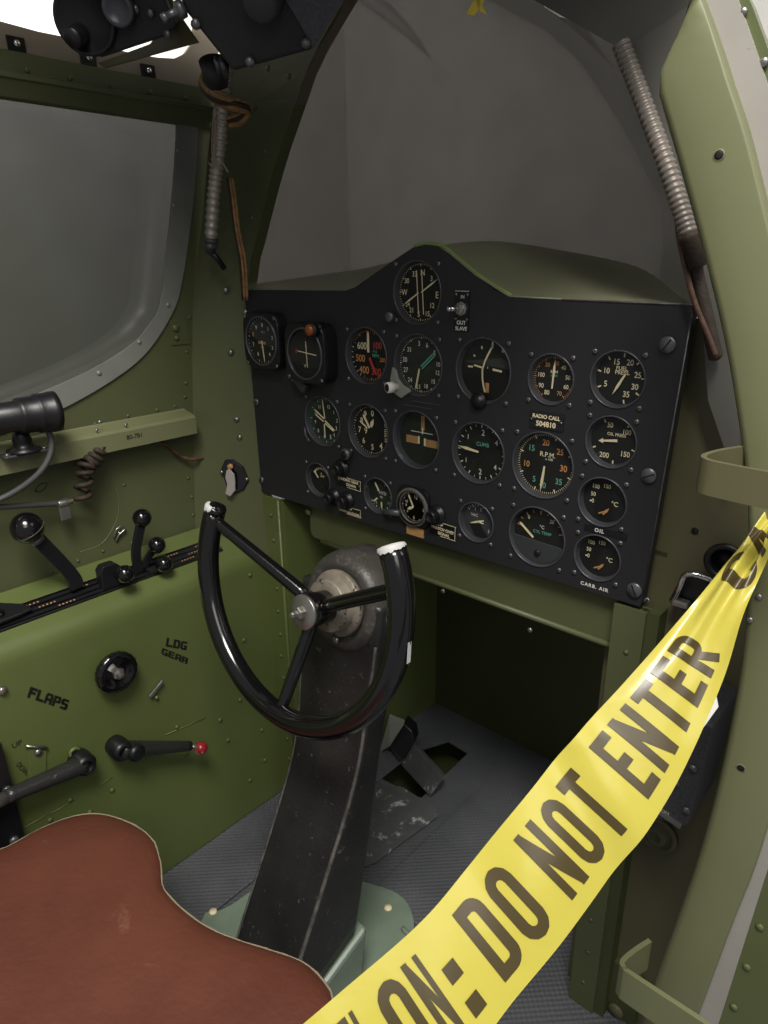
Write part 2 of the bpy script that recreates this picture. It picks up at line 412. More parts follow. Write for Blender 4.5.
for p in [(275,70),(296,78),(250,147),(272,152),(235,215),(258,218),(262,110),(243,180)]:
    q = ony(.0, *p); mb.rivet(q + V((0,-.012,0)), (0,-1,0), .004, 'green3')
struct('trim_6', mb)

# rib below the panel, footwell walls
mb = MB()
mb.box((-.336,.003,.33), (.050,.006,.66), 'green2'); mb.box((-.309,.2305,.331), (.006,.449,.658), 'green2'); mb.box((-.309,.236,.69), (.006,.44,.06), 'green2')
mb.tube([(-.3125,-.0005,.0),(-.3125,-.0005,.66)], .003, 'green2', 8)
for k in range(13): mb.rivet((-.335 + .002*(k % 2),0,.05 + .048*k), (0,-1,0), .004, 'green2')
struct('trim_7', mb)
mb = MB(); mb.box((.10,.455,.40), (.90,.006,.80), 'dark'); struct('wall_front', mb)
mb = MB(); mb.box((0,.25,.73), (.68,.44,.006), 'dark'); struct('trim_16', mb)  # unseen footwell top, added to keep light from leaking in
# box section under the panel
mb = MB()
def rbox(x0, x1, z0, z1, r):
    o = []
    for cx, cz, a0 in ((x0+r, z0+r, 180), (x1-.001, z0+.001, 270), (x1-.001, z1-.001, 0), (x0+.001, z1-.001, 90)):
        rr = r if cx == x0+r else .001
        for k in range(6): a = R(a0 + 18*k); o.append((cx + rr*math.cos(a), cz + rr*math.sin(a)))
    return o
mb.prism([V((x, .016, z)) for x, z in rbox(-.25, .297, .603, .70, .012)], (0,.20,0), 'green3')  # darker green puts the under-panel shade into the colour
mb.tube([(-.22,.013,.602),(.297,.013,.602)], .004, 'green3', 8)
for p in [(443,591),(530,630)]: mb.rivet(ony(.014, *p), (0,-1,0), .004, 'steel')
mb.lathe([(.006,0),(.006,.004),(0,.005)], ony(.014,309,512), (0,-1,0), 'green3', 10)
struct('trim_8', mb)
# post below the right end of the panel
mb = MB(); mb.box((.316,.008,.333), (.038,.016,.666), 'green3'); mb.box((.342,.055,.333), (.014,.10,.666), 'dark')
for k in range(10): mb.rivet((.316 + .002*(k % 2),0,.05 + .062*k), (0,-1,0), .0035, 'green3')
struct('trim_9', mb)
# right bulkhead behind the jamb
mb = MB(); mb.box((.415,.033,.495), (.27,.006,.99), 'olive')
for p in [(634,845),(657,760),(600,905)]: mb.rivet(ony(.03, *p), (0,-1,0), .004, 'olive')
mb.lathe([(.0038,0),(.0025,.0004),(0,.0003)], ony(.0295,695,531), (0,-1,0), 'dial', 12)
mb.lathe([(.006,0),(.0045,.0003)], ony(.0297,695,531), (0,-1,0), 'olive', 12, cap=False)
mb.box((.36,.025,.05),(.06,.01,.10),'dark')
mb.lathe([(.012,0),(.011,.004),(.0,.005)], ony(.02,616,1010), (0,-1,0), 'olive', 14)
struct('wall_right', mb)

# cowl (glare shield) between panel and windshield
TL = [(-.36,1.007),(-.30,1.007),(-.20,1.008),(-.135,1.009)]
bump = [(-.115,1.014),(-.07,1.036),(-.03,1.055),(-.012,1.063),(.008,1.066),(.028,1.063),(.046,1.055),(.085,1.03),(.115,1.013),(.132,1.007)]
TR = [(.20,1.006),(.27,1.006),(.341,1.005)]
top_prof = TL + bump + TR
a_ = resample([V((x, .014, z - .001)) for x, z in top_prof], 60)
base = [V((-.37,.06,1.01)), V((-.35,.18,1.025)), V((-.31,.28,1.04)), V((-.2,.31,1.068)), V((-.1,.33,1.07)), V((.033,.31,1.059)), V((.16,.29,1.036)), V((.24,.24,1.002)), V((.30,.16,.985)), V((.35,.06,.98))]
b_ = resample(smoothpath(base, 8), 60)
mb = MB(); rows = []
for k in range(9):
    t = k / 8
    rows.append([p.lerp(q, t) + V((0,0,.008 * math.sin(math.pi*t))) for p, q in zip(a_, b_)])
mb.loft(rows, 'cowl', True)
struct('trim_10', mb)
# windshield
arch_px = [(247,292),(258,232),(275,165),(295,105),(312,58),(345,0)]
aL = [ony(.03, *p) for p in arch_px]
arch = [V((-.372,.03,1.0))] + aL[1:] + [V((-.17,.03,1.425)), V((-.06,.03,1.445)), V((.06,.03,1.405))] + [ony(.03,540,2), ony(.03,578,22), ony(.03,616,46), ony(.03,638,110), ony(.03,662,180), ony(.03,690,258), ony(.03,697,300)]
ar = resample(smoothpath(arch, 6), 60)
bs = resample([V((-.372,.045,1.0))] + smoothpath(base, 8)[2:] + [V((.352,.04,.97))], 60)
mb = MB(); rows = []
for k in range(17):
    t = k / 16; s_ = math.sin(math.pi*t)
    rows.append([p.lerp(q, t) + V((0,.10 * s_ * math.sin(math.pi*j/59)**.5, .07*s_*math.sin(math.pi*j/59))) for j, (p, q) in enumerate(zip(ar, bs))])
mb.loft(rows, 'shield', True)
struct('window_2', mb)
# header sheet over the right half of the arch, right windshield post
mb = MB()
hp = [(-.06,1.445),] 
hdr = [ony(.02, *p) for p in [(430,-52),(530,-2),(617,47),(629,46),(692,4),(730,-75),(440,-110)]]
mb.prism(hdr, (0,.008,0), 'greyframe')
struct('trim_11', mb)
mb = MB()
pst = [ony(.012, *p) for p in [(617,47),(629,46),(692,4),(672,60),(700,200),(745,380),(735,480),(708,400),(703,330),(692,270),(662,175),(640,110)]]
mb.prism(pst, (0,.006,0), 'greyframe')
struct('trim_12', mb)
# roof beam that carries the overhead boxes
mb = MB(); mb.prism([V((x, -.12, z)) for x, z in ((-.34,1.43),(-.2,1.47),(0,1.48),(.2,1.44),(.33,1.36),(.34,1.375),(.2,1.455),(0,1.495),(-.2,1.485),(-.35,1.445))], (0,.16,0), 'green3'); struct('trim_13', mb)

mb = MB(); rf = [(-.36,1.440),(-.28,1.468),(-.22,1.478),(-.1,1.497),(0,1.50),(.1,1.492),(.22,1.455),(.31,1.40),(.345,1.365)]
mb.prism([V((x, -.44, z)) for x, z in rf] + [V((x, -.44, z + .012)) for x, z in rf[::-1]], (0,.46,0), 'green3'); struct('shade_roof', mb)  # unseen opaque roof sheet, its extent shaped to shade the left pillar
mb = MB(); gl_ = [(-.462,1.345),(-.43,1.40),(-.36,1.44),(-.28,1.468),(-.218,1.480)]
mb.loft([[V((x, y, z)) for x, z in gl_] for y in (-1.1, .02)], 'clear', True); struct('window_3', mb)
# right door jamb, upper and lower in one sweep
JY = -.15
jl = [(700,-30),(690,6),(652,78),(655,100),(672,160),(697,250),(720,345),(733,420),(741,480),(744,540),(742,610),(735,680),(719,764),(700,840),(678,908),(648,992),(625,1060)]
jr = [(684,-40),(702,0),(720,50),(730,82),(746,130),(761,190),(782,280),(795,350),(803,420),(806,500),(804,580),(798,680),(783,765),(757,860),(728,935),(697,1018),(680,1060)]
JL = resample(smoothpath([ony(JY, *p) for p in jl], 5), 70); JR = resample(smoothpath([ony(JY, *p) for p in jr], 5), 70)
mb = MB(); rows = []
for a, b in zip(JL, JR):
    w = (b - a); rows.append([a + Y*.045 - w*.05, a + Y*.022, a + Y*.008 + w*.03, a + Y*.002 + w*.09, a + w*.18, a + w*.5, b - w*.06, b - w*.01 + Y*.001, b + Y*.004, b + Y*.02])
mb.loft(rows, 'jamb', True)
for p in [(719,155),(741,768)]:
    q = ony(JY - .0005, *p); mb.lathe([(.0032,0),(.002,.0003),(0,.0002)], q, (0,-1,0), 'dial', 12); mb.lathe([(.0042,0),(.0032,.0004)], q, (0,-1,0), 'jamb', 12, cap=False)
for p in [(759,597),(750,620)]: mb.rivet(ony(JY, *p), (0,-1,0), .003, 'steel')
struct('trim_14', mb)
# pale primer edge outside the jamb
el = [(684,-42),(702,-2),(720,48),(730,80),(746,128),(761,188),(782,278),(806,500),(798,678),(783,764),(757,858),(728,934),(697,1016),(680,1060)]
er = [(715,-50),(738,0),(752,40),(763,72),(778,118),(792,180),(815,270),(838,500),(832,680),(812,790),(790,832),(768,868),(719,1022),(706,1060)]
EL = resample([ony(JY+.012, *p) for p in el], 60); ER = resample([ony(JY+.012, *p) for p in er], 60)
mb = MB(); mb.loft([[a - (b-a)*.1, b, b + Y*.01] for a, b in zip(EL, ER)], 'strip', False); struct('trim_15', mb)
# the open door / outer skin beyond it
sl = [(714,-50),(737,0),(751,40),(762,72),(777,118),(791,180),(814,270),(837,500),(831,680),(811,790),(789,836),(768,872),(719,1025),(706,1060)]
sr = [(724,-50),(750,0),(764,38),(776,72),(792,118),(806,180),(836,270),(1000,500),(1000,680),(1000,790),(1000,836),(1000,872),(1000,1025),(1000,1060)]
SL = resample([ony(JY+.016, *p) for p in sl], 60); SR = resample([ony(JY+.016, *p) for p in sr], 60)
mb = MB(); mb.loft([[a - (b-a)*.02, a.lerp(b,.5), b, b + Y*.01] for a, b in zip(SL, SR)], 'skin', False)
for p in [(734,1007),(747,967),(760,927),(775,880),(722,1045)]: mb.rivet(ony(JY+.016, *p), (0,-1,0), .0042, 'skin')
for p in [(743,12),(764,62),(775,108)]: mb.rivet(ony(JY+.014, *p), (0,-1,0), .0035, 'steel')
struct('door_1', mb)

# display hall beyond
mb = MB(); mb.box((0,5.0,2.5), (12,.1,7), 'hallwall'); struct('wall_back', mb)
mb = MB(); mb.box((-5.0,0,2.5), (.1,12,7), 'hallwall'); struct('wall_side', mb)

# ================================================================== INSTRUMENT PANEL
gauges = [
 # key, x, z, r
 ('g1',-.005,1.009,.0385),('g4',-.097,.922,.0388),('g5',-.003,.917,.0400),('g6',.100,.919,.0395),
 ('g7',.193,.918,.0285),('g8',.272,.926,.0300),('g9',-.192,.815,.0382),('g10',-.096,.814,.0388),('g11',-.006,.815,.0400),
 ('g12',.097,.814,.0395),('g13',.190,.815,.0402),('g14',.272,.857,.0288),('g15',.269,.786,.0286),('g16',.270,.7165,.0282),
 ('g17',.189,.722,.0385),('g18',-.208,.717,.0272),('g19',-.078,.718,.0272),('g20',-.008,.717,.0262),('g21',.098,.719,.0270)]
GP = {g[0]: (g[1], g[2], g[3]) for g in gauges}
GP['g2'] = (-.304,.931,.0400); GP['g3'] = (-.197,.920,.0400)
pan = thing('instrument_panel', 'wide flat black instrument panel with a raised hump, full of dials', 'instrument panel', (-.01,.0,.84))
outline = [(-.357,.665),(.327,.672),(.3285,.68),(.341,.998),(.338,1.005)] + TR[::-1][1:] + bump[::-1] + TL[::-1][:-1] + [(-.362,1.006)]
holes = []
for k, x, z, r in gauges:
    if k in ('g20',): continue
    holes.append([(x + (r+.0015)*math.cos(t), z + (r+.0015)*math.sin(t)) for t in [2*math.pi*i/40 for i in range(40)]][::-1])
mb = MB(); sheet(mb, outline, holes, lambda u, v, w: V((u, -w, v)), .014, 'panel')
obj('panel_board', mb, pan)
mb = MB(); tp = [V((x, -.0005, z)) for x, z in ([(.329,.68),(.3405,.996)])]
mb.tube(tp, .0009, 'wornedge', 6); mb.tube([V((.20,.0,1.006)),V((.341,.0,1.005))], .0010, 'wornedge', 6); mb.tube([V((.03,.001,1.0635)),V((.046,.001,1.056)),V((.085,.001,1.031)),V((.132,.001,1.008)),V((.2,.001,1.0065))], .0012, 'cowl', 6); mb.tube(smoothpath([V((-.012,.004,1.0645)),V((.008,.004,1.0675)),V((.03,.004,1.0645)),V((.048,.004,1.056)),V((.087,.004,1.031)),V((.134,.004,1.008))],5), .0024, 'lime', 8)
obj('worn_edge', mb, pan, label='bare scratched metal edge')
for (x, z, r) in ((.321,.966,.0085),(.319,.828,.0085),(.319,.691,.009),(-.351,.826,.006),(-.353,.688,.006),(.335,.683,.004)):
    mb = MB(); mb.lathe([(r,0),(r,.002),(r*.9,.0033),(0,.0036)], (x,0,z), (0,-1,0), 'screw', 20)
    a = random.uniform(0, 3.1); mb.box((x,-.0037,z), (r*1.6,.0006,.0014), 'dial', (V((math.cos(a),0,math.sin(a))), Y, V((-math.sin(a),0,math.cos(a)))))
    obj('panel_fastener', mb, pan)
# faint printed lines under the second dial of the middle column
mb = MB()
for (x, z, l) in ((.012,.869,.05),(-.002,.862,.05)): mb.box((x,-.0006,z), (l,.0006,.0012), 'bezel')
obj('card_slot', mb, pan)

GGRP = 'round dials on the black panel'
def needle(mb, c, w, ang, l, tail, wd, m, shape='bar'):
    """ang clockwise from up; c=(x,z); w distance from dial toward viewer (as y)"""
    a = R(ang); d = V((math.sin(a),0,math.cos(a))); s = V((math.cos(a),0,-math.sin(a))); o = V((c[0], w, c[1]))
    if shape == 'bar': pts = [(-tail,-wd/2),(l*.9,-wd/2),(l,0),(l*.9,wd/2),(-tail,wd/2)]
    elif shape == 'lance': pts = [(-tail,-wd*.3),(l*.6,-wd/2),(l,0),(l*.6,wd/2),(-tail,wd*.3)]
    else: pts = [(-tail,-wd*.5),(l*.78,-wd*.35),(l*.78,-wd),(l,0),(l*.78,wd),(l*.78,wd*.35),(-tail,wd*.5)]
    mb.prism([o + d*p + s*q for p, q in pts], (0,.0008,0), m)
def ticks(mb, c, y, r, n, a0, a1, major, m, l1=.12, l2=.07, w1=.0016, w2=.0008, m2=None):
    for i in range(n + 1):
        if a1 - a0 == 360 and i == n: break
        a = R(a0 + (a1 - a0) * i / max(n, 1)); d = V((math.sin(a),0,math.cos(a))); s = V((math.cos(a),0,-math.sin(a)))
        mj = i % major == 0; l = r*(l1 if mj else l2); w = w1 if mj else w2
        o = V((c[0], y, c[1])) + d * r
        mb.add([o - s*w/2, o + s*w/2, o + s*w/2 - d*l, o - s*w/2 - d*l], [(0,1,2,3)], m if mj or not m2 else m2)
def gauge(key, name, label, face='dial', screws=4, case=0, tk=(), nums=(), texts=(), needles=(), draw=None, sgap=1.0, cols=None, depth=.008, hide=(), bezm='bezel'):
    x, z, r = GP[key]
    t = thing(name, label, 'gauge', (x, -case, z), GGRP)
    yf = -case            # front plane of this dial
    yd = yf + (depth if not case else .004)   # dial plane
    mb = MB()
    if case:
        # cast case standing off the panel, squarish with round front
        sq = []
        for k in range(48):
            a = 2*math.pi*k/48; e = 5.
            q = (abs(math.cos(a))**e + abs(math.sin(a))**e) ** (-1/e); sq.append((math.cos(a)*q, math.sin(a)*q))
        R1 = r + .003
        rows = [[V((x + u*R1*f, y, z + v*R1*f)) for u, v in sq] for f, y in ((1.02,-.0005),(1.02,yf+.005),(1.0,yf+.001),(.985,yf))]
        circ = [(math.cos(2*math.pi*k/48), math.sin(2*math.pi*k/48)) for k in range(48)]
        rows.append([V((x + u*(r-.002), yf, z + v*(r-.002))) for u, v in circ]); rows.append([V((x + u*(r-.004), yd, z + v*(r-.004))) for u, v in circ])
        mb.loft(rows, 'black', False, True)
        obj('case', mb, t)
        rd = r - .004
        mb = MB(); mb.lathe([(r-.0045,.0),(r-.004,.0012),(r-.0025,.0015),(r-.0015,.0)], (x, yf, z), (0,-1,0), bezm, 48, cap=False); obj('bezel', mb, t)
    else:
        mb.lathe([(r+.0013,-.0008),(r+.0012,.0010),(r-.0002,.0012),(r-.0006,.0),(r-.0012,-depth*.55),(r-.0022,-depth)], (x, 0, z), (0,-1,0), bezm, 56, cap=False)
        mb.lathe([(r-.001,-.013),(r+.0013,-.013)], (x,0,z), (0,-1,0), 'black', 40, cap=False)
        obj('bezel', mb, t); rd = r - .002
    mb = MB(); mb.lathe([(0,0),(rd+.0012,0)], (x, yd, z), (0,-1,0), face, 48, smooth=False, cap=False)
    y = yd - .0003
    mp = lambda u, v: V((x + u, y, z + v))
    for a in tk: ticks(mb, (x, z), y, rd*a[0], *a[1:])
    for nm in nums:
        s_, a, c_ = nm[:3]; h = nm[3] if len(nm) > 3 else .2; rr = nm[4] if len(nm) > 4 else .68
        text(mb, s_, mp, rr*rd*math.sin(R(a)), rr*rd*math.cos(R(a)), h*rd, c_, aspect=.9, bold=.012)
    for s_, u, v, h, c_, *rt in texts: text(mb, s_, mp, u*rd, v*rd, h*rd, c_, rot=R(rt[0]) if rt else 0, bold=.01)
    if draw: draw(mb, x, z, y, rd)
    obj('dial', mb, t)
    for k, n_ in enumerate(needles):
        mb = MB(); ang, l, tail, wd, m_ = n_[:5]; shp = n_[5] if len(n_) > 5 else 'bar'; ox, oz = (n_[6] if len(n_) > 6 else (0, 0))
        needle(mb, (x + ox*rd, z + oz*rd), yd - .0022 - .0008*k, ang, l*rd, tail*rd, wd*rd, m_, shp)
        obj('needle', mb, t)
    mb = MB(); mb.lathe([(0,0),(rd+.0005,0)], (x, yd - (.0075 if not case else .0032) , z), (0,-1,0), 'glass', 40, smooth=False, cap=False); obj('cover_glass', mb, t)
    if screws:
        for k, (sx_, sz_) in enumerate(((-1,1),(1,1),(1,-1),(-1,-1))):
            if k in hide: continue
            s = (r*.84 + .0025) * sgap if not case else r*.90; mb = MB(); ys = yf
            mb.lathe([(.0031,0),(.0030,.0014),(.0018,.0022),(0,.0024)], (x + sx_*s, ys, z + sz_*s), (0,-1,0), 'screw', 12)
            mb.box((x + sx_*s, ys - .0023, z + sz_*s), (.0045,.0004,.0007), 'dial', (V((.7,0,.7)).normalized(), Y, V((-.7,0,.7)).normalized()))
            obj('screw', mb, t)
    return t
C_, P_, O_, RD, TE = 'cream', 'pale', 'orange', 'red', 'tealp'
def knob(parent, c, r, l, m, ax=(0,-1,0), name='knob'):
    mb = MB(); mb.lathe([(r*.6,0),(r*.6,l*.35),(r,l*.4),(r,l*.9),(r*.85,l),(0,l)], c, ax, m, 20); return obj(name, mb, parent)

# 1 heading repeater on the hump
def d1(mb, x, z, y, r):
    for o_ in (-.13, .10):
        a = V((x + (o_-.05)*r, y-.0004, z + .74*r)); b = V((x + (o_+.05)*r, y-.0004, z - .74*r)); s = X*.0007
        mb.add([a - s, a + s, b + s, b - s], [(0,1,2,3)], C_)
g = gauge('g1','heading_indicator','black compass dial lettered N, E, S, W alone on the raised hump of the panel', tk=[(.97,72,0,360,6,C_,.09,.05,.0012,.0006)],
  nums=[('N',8,C_,.2),('3',45,C_,.17),('E',95,C_,.22,.74),('12',128,C_,.17),('15',155,C_,.17,.78),('S',186,C_,.19,.74),('21',215,C_,.17,.74),('24',235,C_,.16,.72),('W',270,C_,.2,.74),('30',302,C_,.17,.74),('33',336,C_,.18)],
  needles=[(58,.86,.02,.06,C_,'lance',(.08,.02)),(238,.80,.02,.06,C_,'lance',(-.06,-.02))], draw=d1)
knob(g, (-.045,0,.978), .0065, .011, 'screw')
# 2, 3 the two dials standing off the panel at the left
def d2(mb, x, z, y, r): mb.add([V((x-.3*r,y-.0002,z-.02*r)),V((x+.2*r,y-.0002,z-.02*r)),V((x+.2*r,y-.0002,z-.14*r)),V((x-.3*r,y-.0002,z-.14*r))],[(0,1,2,3)],'tan')
gauge('g2','altitude_dial','leftmost dial, in a black case standing off the panel, numbered 1 to 9', case=.020, tk=[(.97,36,0,360,4,P_,.09,.05,.001,.0005)],
  nums=[('0',2,P_,.16),('1',38,P_,.16),('2',75,P_,.15),('3',112,P_,.15),('4',142,P_,.17),('6',213,P_,.17),('7',254,P_,.17),('8',292,O_,.18),('9',325,P_,.18)],
  texts=[('1 1 1',.05,.38,.08,P_),('FEET',-.04,-.28,.07,C_)], needles=[(173,.82,.12,.05,C_,'lance',(0,-.1))], draw=d2)
def d3(mb, x, z, y, r):
    s = Z*.0007
    mb.add([V((x-.5*r,y-.0004,z+.08*r))-s*1, V((x+.62*r,y-.0004,z-.02*r))-s, V((x+.62*r,y-.0004,z-.02*r))+s, V((x-.5*r,y-.0004,z+.08*r))+s],[(0,1,2,3)],C_)
    s = X*.0008
    mb.add([V((x+.02*r,y-.0006,z+.5*r))-s, V((x+.02*r,y-.0006,z+.5*r))+s, V((x+.06*r,y-.0006,z-.55*r))+s, V((x+.06*r,y-.0006,z-.55*r))-s],[(0,1,2,3)],C_)
    mb.add([V((x-.62*r,y-.0004,z+.16*r)),V((x-.56*r,y-.0004,z+.16*r)),V((x-.56*r,y-.0004,z-.02*r)),V((x-.62*r,y-.0004,z-.02*r))],[(0,1,2,3)],RD)
    for a in range(150, 240, 6): ticks(mb, (x, z), y, r*.75, 1, a, a+1, 9, 'bezel', .03, .03, .001, .001)
g = gauge('g3','cross_pointer_dial','dial in a black case with crossed pale pointers and an amber lamp at its top', case=.026, texts=[('-',.0,.62,.1,TE),('O',.02,.3,.13,RD),('V',-.1,-.5,.14,C_)], draw=d3, hide=(0,1))
mb = MB(); mb.lathe([(.0105,0),(.0105,.012),(.0095,.0125),(.0095,.016),(.0105,.0165),(.0105,.022),(.0085,.023)], (-.172,-.012,.956), (0,-1,0), 'black', 24); obj('lamp_holder', mb, g)
mb = MB(); mb.lathe([(.0085,.022),(.008,.026),(.005,.0285),(0,.0295)], (-.172,-.012,.956), (0,-1,0), 'amber', 20); obj('amber_lens', mb, g, label='amber lens')
mb = MB(); mb.box((-.228,-.006,.870), (.026,.012,.016), 'bezel', (V((.8,0,-.6)), Y, V((.6,0,.8)))); obj('lever', mb, g, bevel=.003)
mb = MB(); text(mb, 'PULL', lambda u, v: V((u,-.0006,v)), -.250, .873, .005, P_); tag(obj('caption', mb, loc=(-.258,-.0006,.868)), 'tiny white word PULL at the foot of the amber lamp dial', 'lettering')
# 4 airspeed
gauge('g4','airspeed_indicator','dial with large orange numbers 600, 500, 400, 300 and 100', tk=[(.96,40,-60,200,4,O_,.12,.07,.0012,.0007),(.96,8,200,300,2,P_,.1,.1,.0009,.0009)],
  nums=[('600',312,C_,.26,.52),('100',47,RD,.25,.6),('500',255,O_,.26,.5),('200',100,O_,.15,.68),('400',208,O_,.27,.64),('300',150,RD,.27,.68)],
  texts=[('MPH',.32,.02,.12,TE),('A S',.28,.18,.1,TE)], needles=[(0,.86,-.06,.10,C_,'bar',(-.02,.06)),(152,.74,-.04,.09,RD,'bar',(.04,-.04))])
# 5 radio compass
g = gauge('g5','radio_compass','dial with a teal double needle, directly below the compass dial, grey bracket at lower left', face='dialgreen', tk=[(.97,72,0,360,6,C_,.08,.05,.0012,.0006)],
  nums=[('3',352,P_,.17,.74),('6',20,P_,.17,.74),('E',52,P_,.16,.74),('10',84,P_,.15,.76),('12',106,P_,.15,.76),('15',134,P_,.15,.76),('18',162,P_,.15,.76),('21',190,P_,.17,.78),('24',222,P_,.16,.76),('27',252,P_,.17,.74),('30',280,P_,.17,.76),('33',312,P_,.15,.74)],
  needles=[(48,.74,-.0,.05,TE,'bar',(.02,-.05)),(48,.74,.0,.05,TE,'bar',(.09,-.12)),(193,.72,.02,.06,C_,'bar',(-.02,-.15))])
mb = MB(); mb.prism([V((px_,-.0008,pz_)) for px_, pz_ in ((-.044,.912),(-.048,.895),(-.047,.884),(-.040,.876),(-.028,.871),(-.018,.878),(-.012,.882),(-.016,.886),(-.026,.889),(-.034,.897),(-.038,.908))], (0,-.004,0), 'alu'); obj('knob_bracket', mb, g, bevel=.001)
knob(g, (-.036,-.004,.886), .0075, .016, 'pale', (-.3,-1,0))
mb = MB(); mb.lathe([(.0055,0),(0,.0004)], V((-.036,-.004,.886)) + V((-.3,-1,0)).normalized()*.016, (-.3,-1,0), 'black', 16); obj('knob_face', mb, g)
# 6 gyro horizon
def d6(mb, x, z, y, r):
    def q(u0, v0, u1, v1, w, m_):
        a = V((x+u0*r, y-.0006, z+v0*r)); b = V((x+u1*r, y-.0006, z+v1*r)); d_ = (b - a).normalized(); s = V((-d_.z,0,d_.x))*w*r/2
        mb.add([a-s,b-s,b+s,a+s],[(0,1,2,3)],m_)
    mb.prism([V((x + u*r, y - .0002, z + v*r)) for u, v in ((-.85,.25),(.55,.45),(.80,.36),(.92,.2),(.92,.1),(-.8,.22))], (0,.0001,0), 'dialgrey')
    q(-.72,.08,-.52,.08,.06,C_); q(.26,.06,.62,.02,.07,C_); q(-.48,.14,-.12,.08,.06,C_); q(.05,.1,.08,.1,.06,P_)
    pts = [(.22,.80),(.08,.56),(-.06,.28),(-.14,0),(-.12,-.3),(-.06,-.55),(0,-.72)]
    for a, b in zip(pts, pts[1:]): q(*a, *b, .065, C_)
    q(.22,.95,.22,.75,.07,P_); q(-.2,.78,-.18,.68,.06,P_); q(.6,.72,.63,.63,.06,P_); q(.85,.38,.89,.33,.06,P_); q(.92,-.08,.97,-.09,.05,P_); q(-.5,.48,-.45,.42,.06,P_)
    q(.08,-.40,.08,-.72,.14,'tan')
g = gauge('g6','gyro_horizon','black artificial horizon dial with a bent cream pointer and short cream bars', draw=d6)
mb = MB(); mb.lathe([(.011,0),(.011,.003),(.008,.004),(.008,.007),(.0,.0075)], (.097,-.0005,.882), (0,-1,0), 'black', 24); obj('caging_knob', mb, g)
# 7 rpm
gauge('g7','percent_dial','small dial with orange numbers 20 to 100 directly above the radio call plate', tk=[(.97,50,215,505,5,O_,.13,.08,.001,.0006)],
  nums=[('20',330,O_,.18),('30',8,O_,.18),('40',40,C_,.18),('50',80,C_,.18),('60',115,C_,.18),('70',152,O_,.18),('80',205,C_,.2),('90',240,C_,.2),('100',282,C_,.19,.62)],
  texts=[('RPM',0,.3,.13,C_),('x 100',0,.14,.1,TE)], needles=[(3,.82,.42,.10,C_,'lance')])
# 8 fuel pressure
gauge('g8','fuel_pressure_gauge','dial lettered FUEL PRESS in the upper right corner of the panel', tk=[(.97,7,-115,165,1,C_,.15,.15,.0016,.0016)],
  nums=[('5',247,C_,.23,.62),('10',295,C_,.21,.62),('15',343,C_,.22,.66),('20',27,C_,.22,.72),('25',73,C_,.22,.70),('30',112,C_,.22,.66),('35',152,C_,.22,.64)],
  texts=[('FUEL',.03,.40,.15,C_),('PRESS.',.06,.24,.15,C_)], needles=[(208,.92,-.02,.11,C_,'lance',(.2,.18))])
# 9 clock
g = gauge('g9','navigation_clock','dark dial ringed with green marks and pale hands, leftmost of the middle row', face='dialgreen', tk=[(.97,60,0,360,5,P_,.09,.06,.0011,.0006,TE),(.86,60,0,360,5,TE,.05,.05,.0006,.0006)],
  nums=[('12',18,P_,.15,.66),('1',50,P_,.15,.66),('2',82,P_,.16,.68),('3',112,P_,.18,.66),('4',140,P_,.17,.72),('5',160,P_,.18,.72),('6',190,P_,.18,.72),('8',225,P_,.16,.72),('9',258,P_,.15,.68),('10',290,P_,.15,.64),('11',325,P_,.15,.66)],
  needles=[(352,.80,.05,.04,C_,'bar',(-.03,.14)),(300,.74,-.06,.05,C_,'bar',(0,.06)),(296,.6,-.06,.05,C_,'bar',(0,-.06)),(178,.66,-.05,.05,C_,'bar',(0,-.1)),(122,.76,-.1,.05,C_,'bar',(0,.08)),(118,.70,-.1,.05,C_,'bar',(0,-.03))])
mb = MB(); mb.tube([V((-.2325,-.001,.800)),V((-.2315,-.001,.787)),V((-.222,-.001,.777))], .0018, 'bezel', 8); obj('grab_tab', mb, g)
# 10 altimeter
g = gauge('g10','altimeter','altimeter lettered ALTITUDE up its right side with large cream numbers', tk=[(.96,50,0,360,5,C_,.08,.05,.0012,.0007)],
  nums=[('0',6,C_,.23,.70),('9',333,C_,.23,.70),('8',303,C_,.23,.62),('7',265,C_,.23,.64),('6',222,C_,.23,.64),('5',176,C_,.23,.68),('4',138,C_,.25,.76)],
  texts=[('ALTITUDE',.78,.05,.14,C_,90),('9',-.30,-.05,.24,C_)], needles=[(327,.72,-.1,.09,C_,'bar',(0,.0)),(300,.6,-.12,.05,C_,'bar',(-.05,.02)),(22,.48,-.12,.17,C_,'lance',(.02,.05))])
knob(g, (-.133,0,.775), .0085, .014, 'screw')
mb = MB(); mb.lathe([(.0062,0),(.0062,.0006),(0,.0008)], (-.133,-.014,.775), (0,-1,0), 'black', 16); obj('knob_face', mb, g)
# 11 flight indicator with tan bars
def d11(mb, x, z, y, r):
    def bx(u0, u1, v0, v1, m_, dy=0): mb.add([V((x+u0*r,y-.0005-dy,z+v0*r)),V((x+u1*r,y-.0005-dy,z+v0*r)),V((x+u1*r,y-.0005-dy,z+v1*r)),V((x+u0*r,y-.0005-dy,z+v1*r))],[(0,1,2,3)],m_)
    bx(.02,.18,.32,.86,'tan'); bx(-.45,.55,.22,.25,P_); bx(-.68,-.12,-.22,.06,'tan'); bx(.2,.86,-.26,.02,'tan')
    bx(-.12,-.04,-.2,.08,C_, .0002); bx(.16,.24,-.24,.04,C_, .0002); bx(.06,.12,.18,.42,C_, .0002)
gauge('g11','flight_indicator','dial with broad tan bars like a plane seen from behind, centre of the middle row', face='dialgreen', draw=d11, depth=.012)
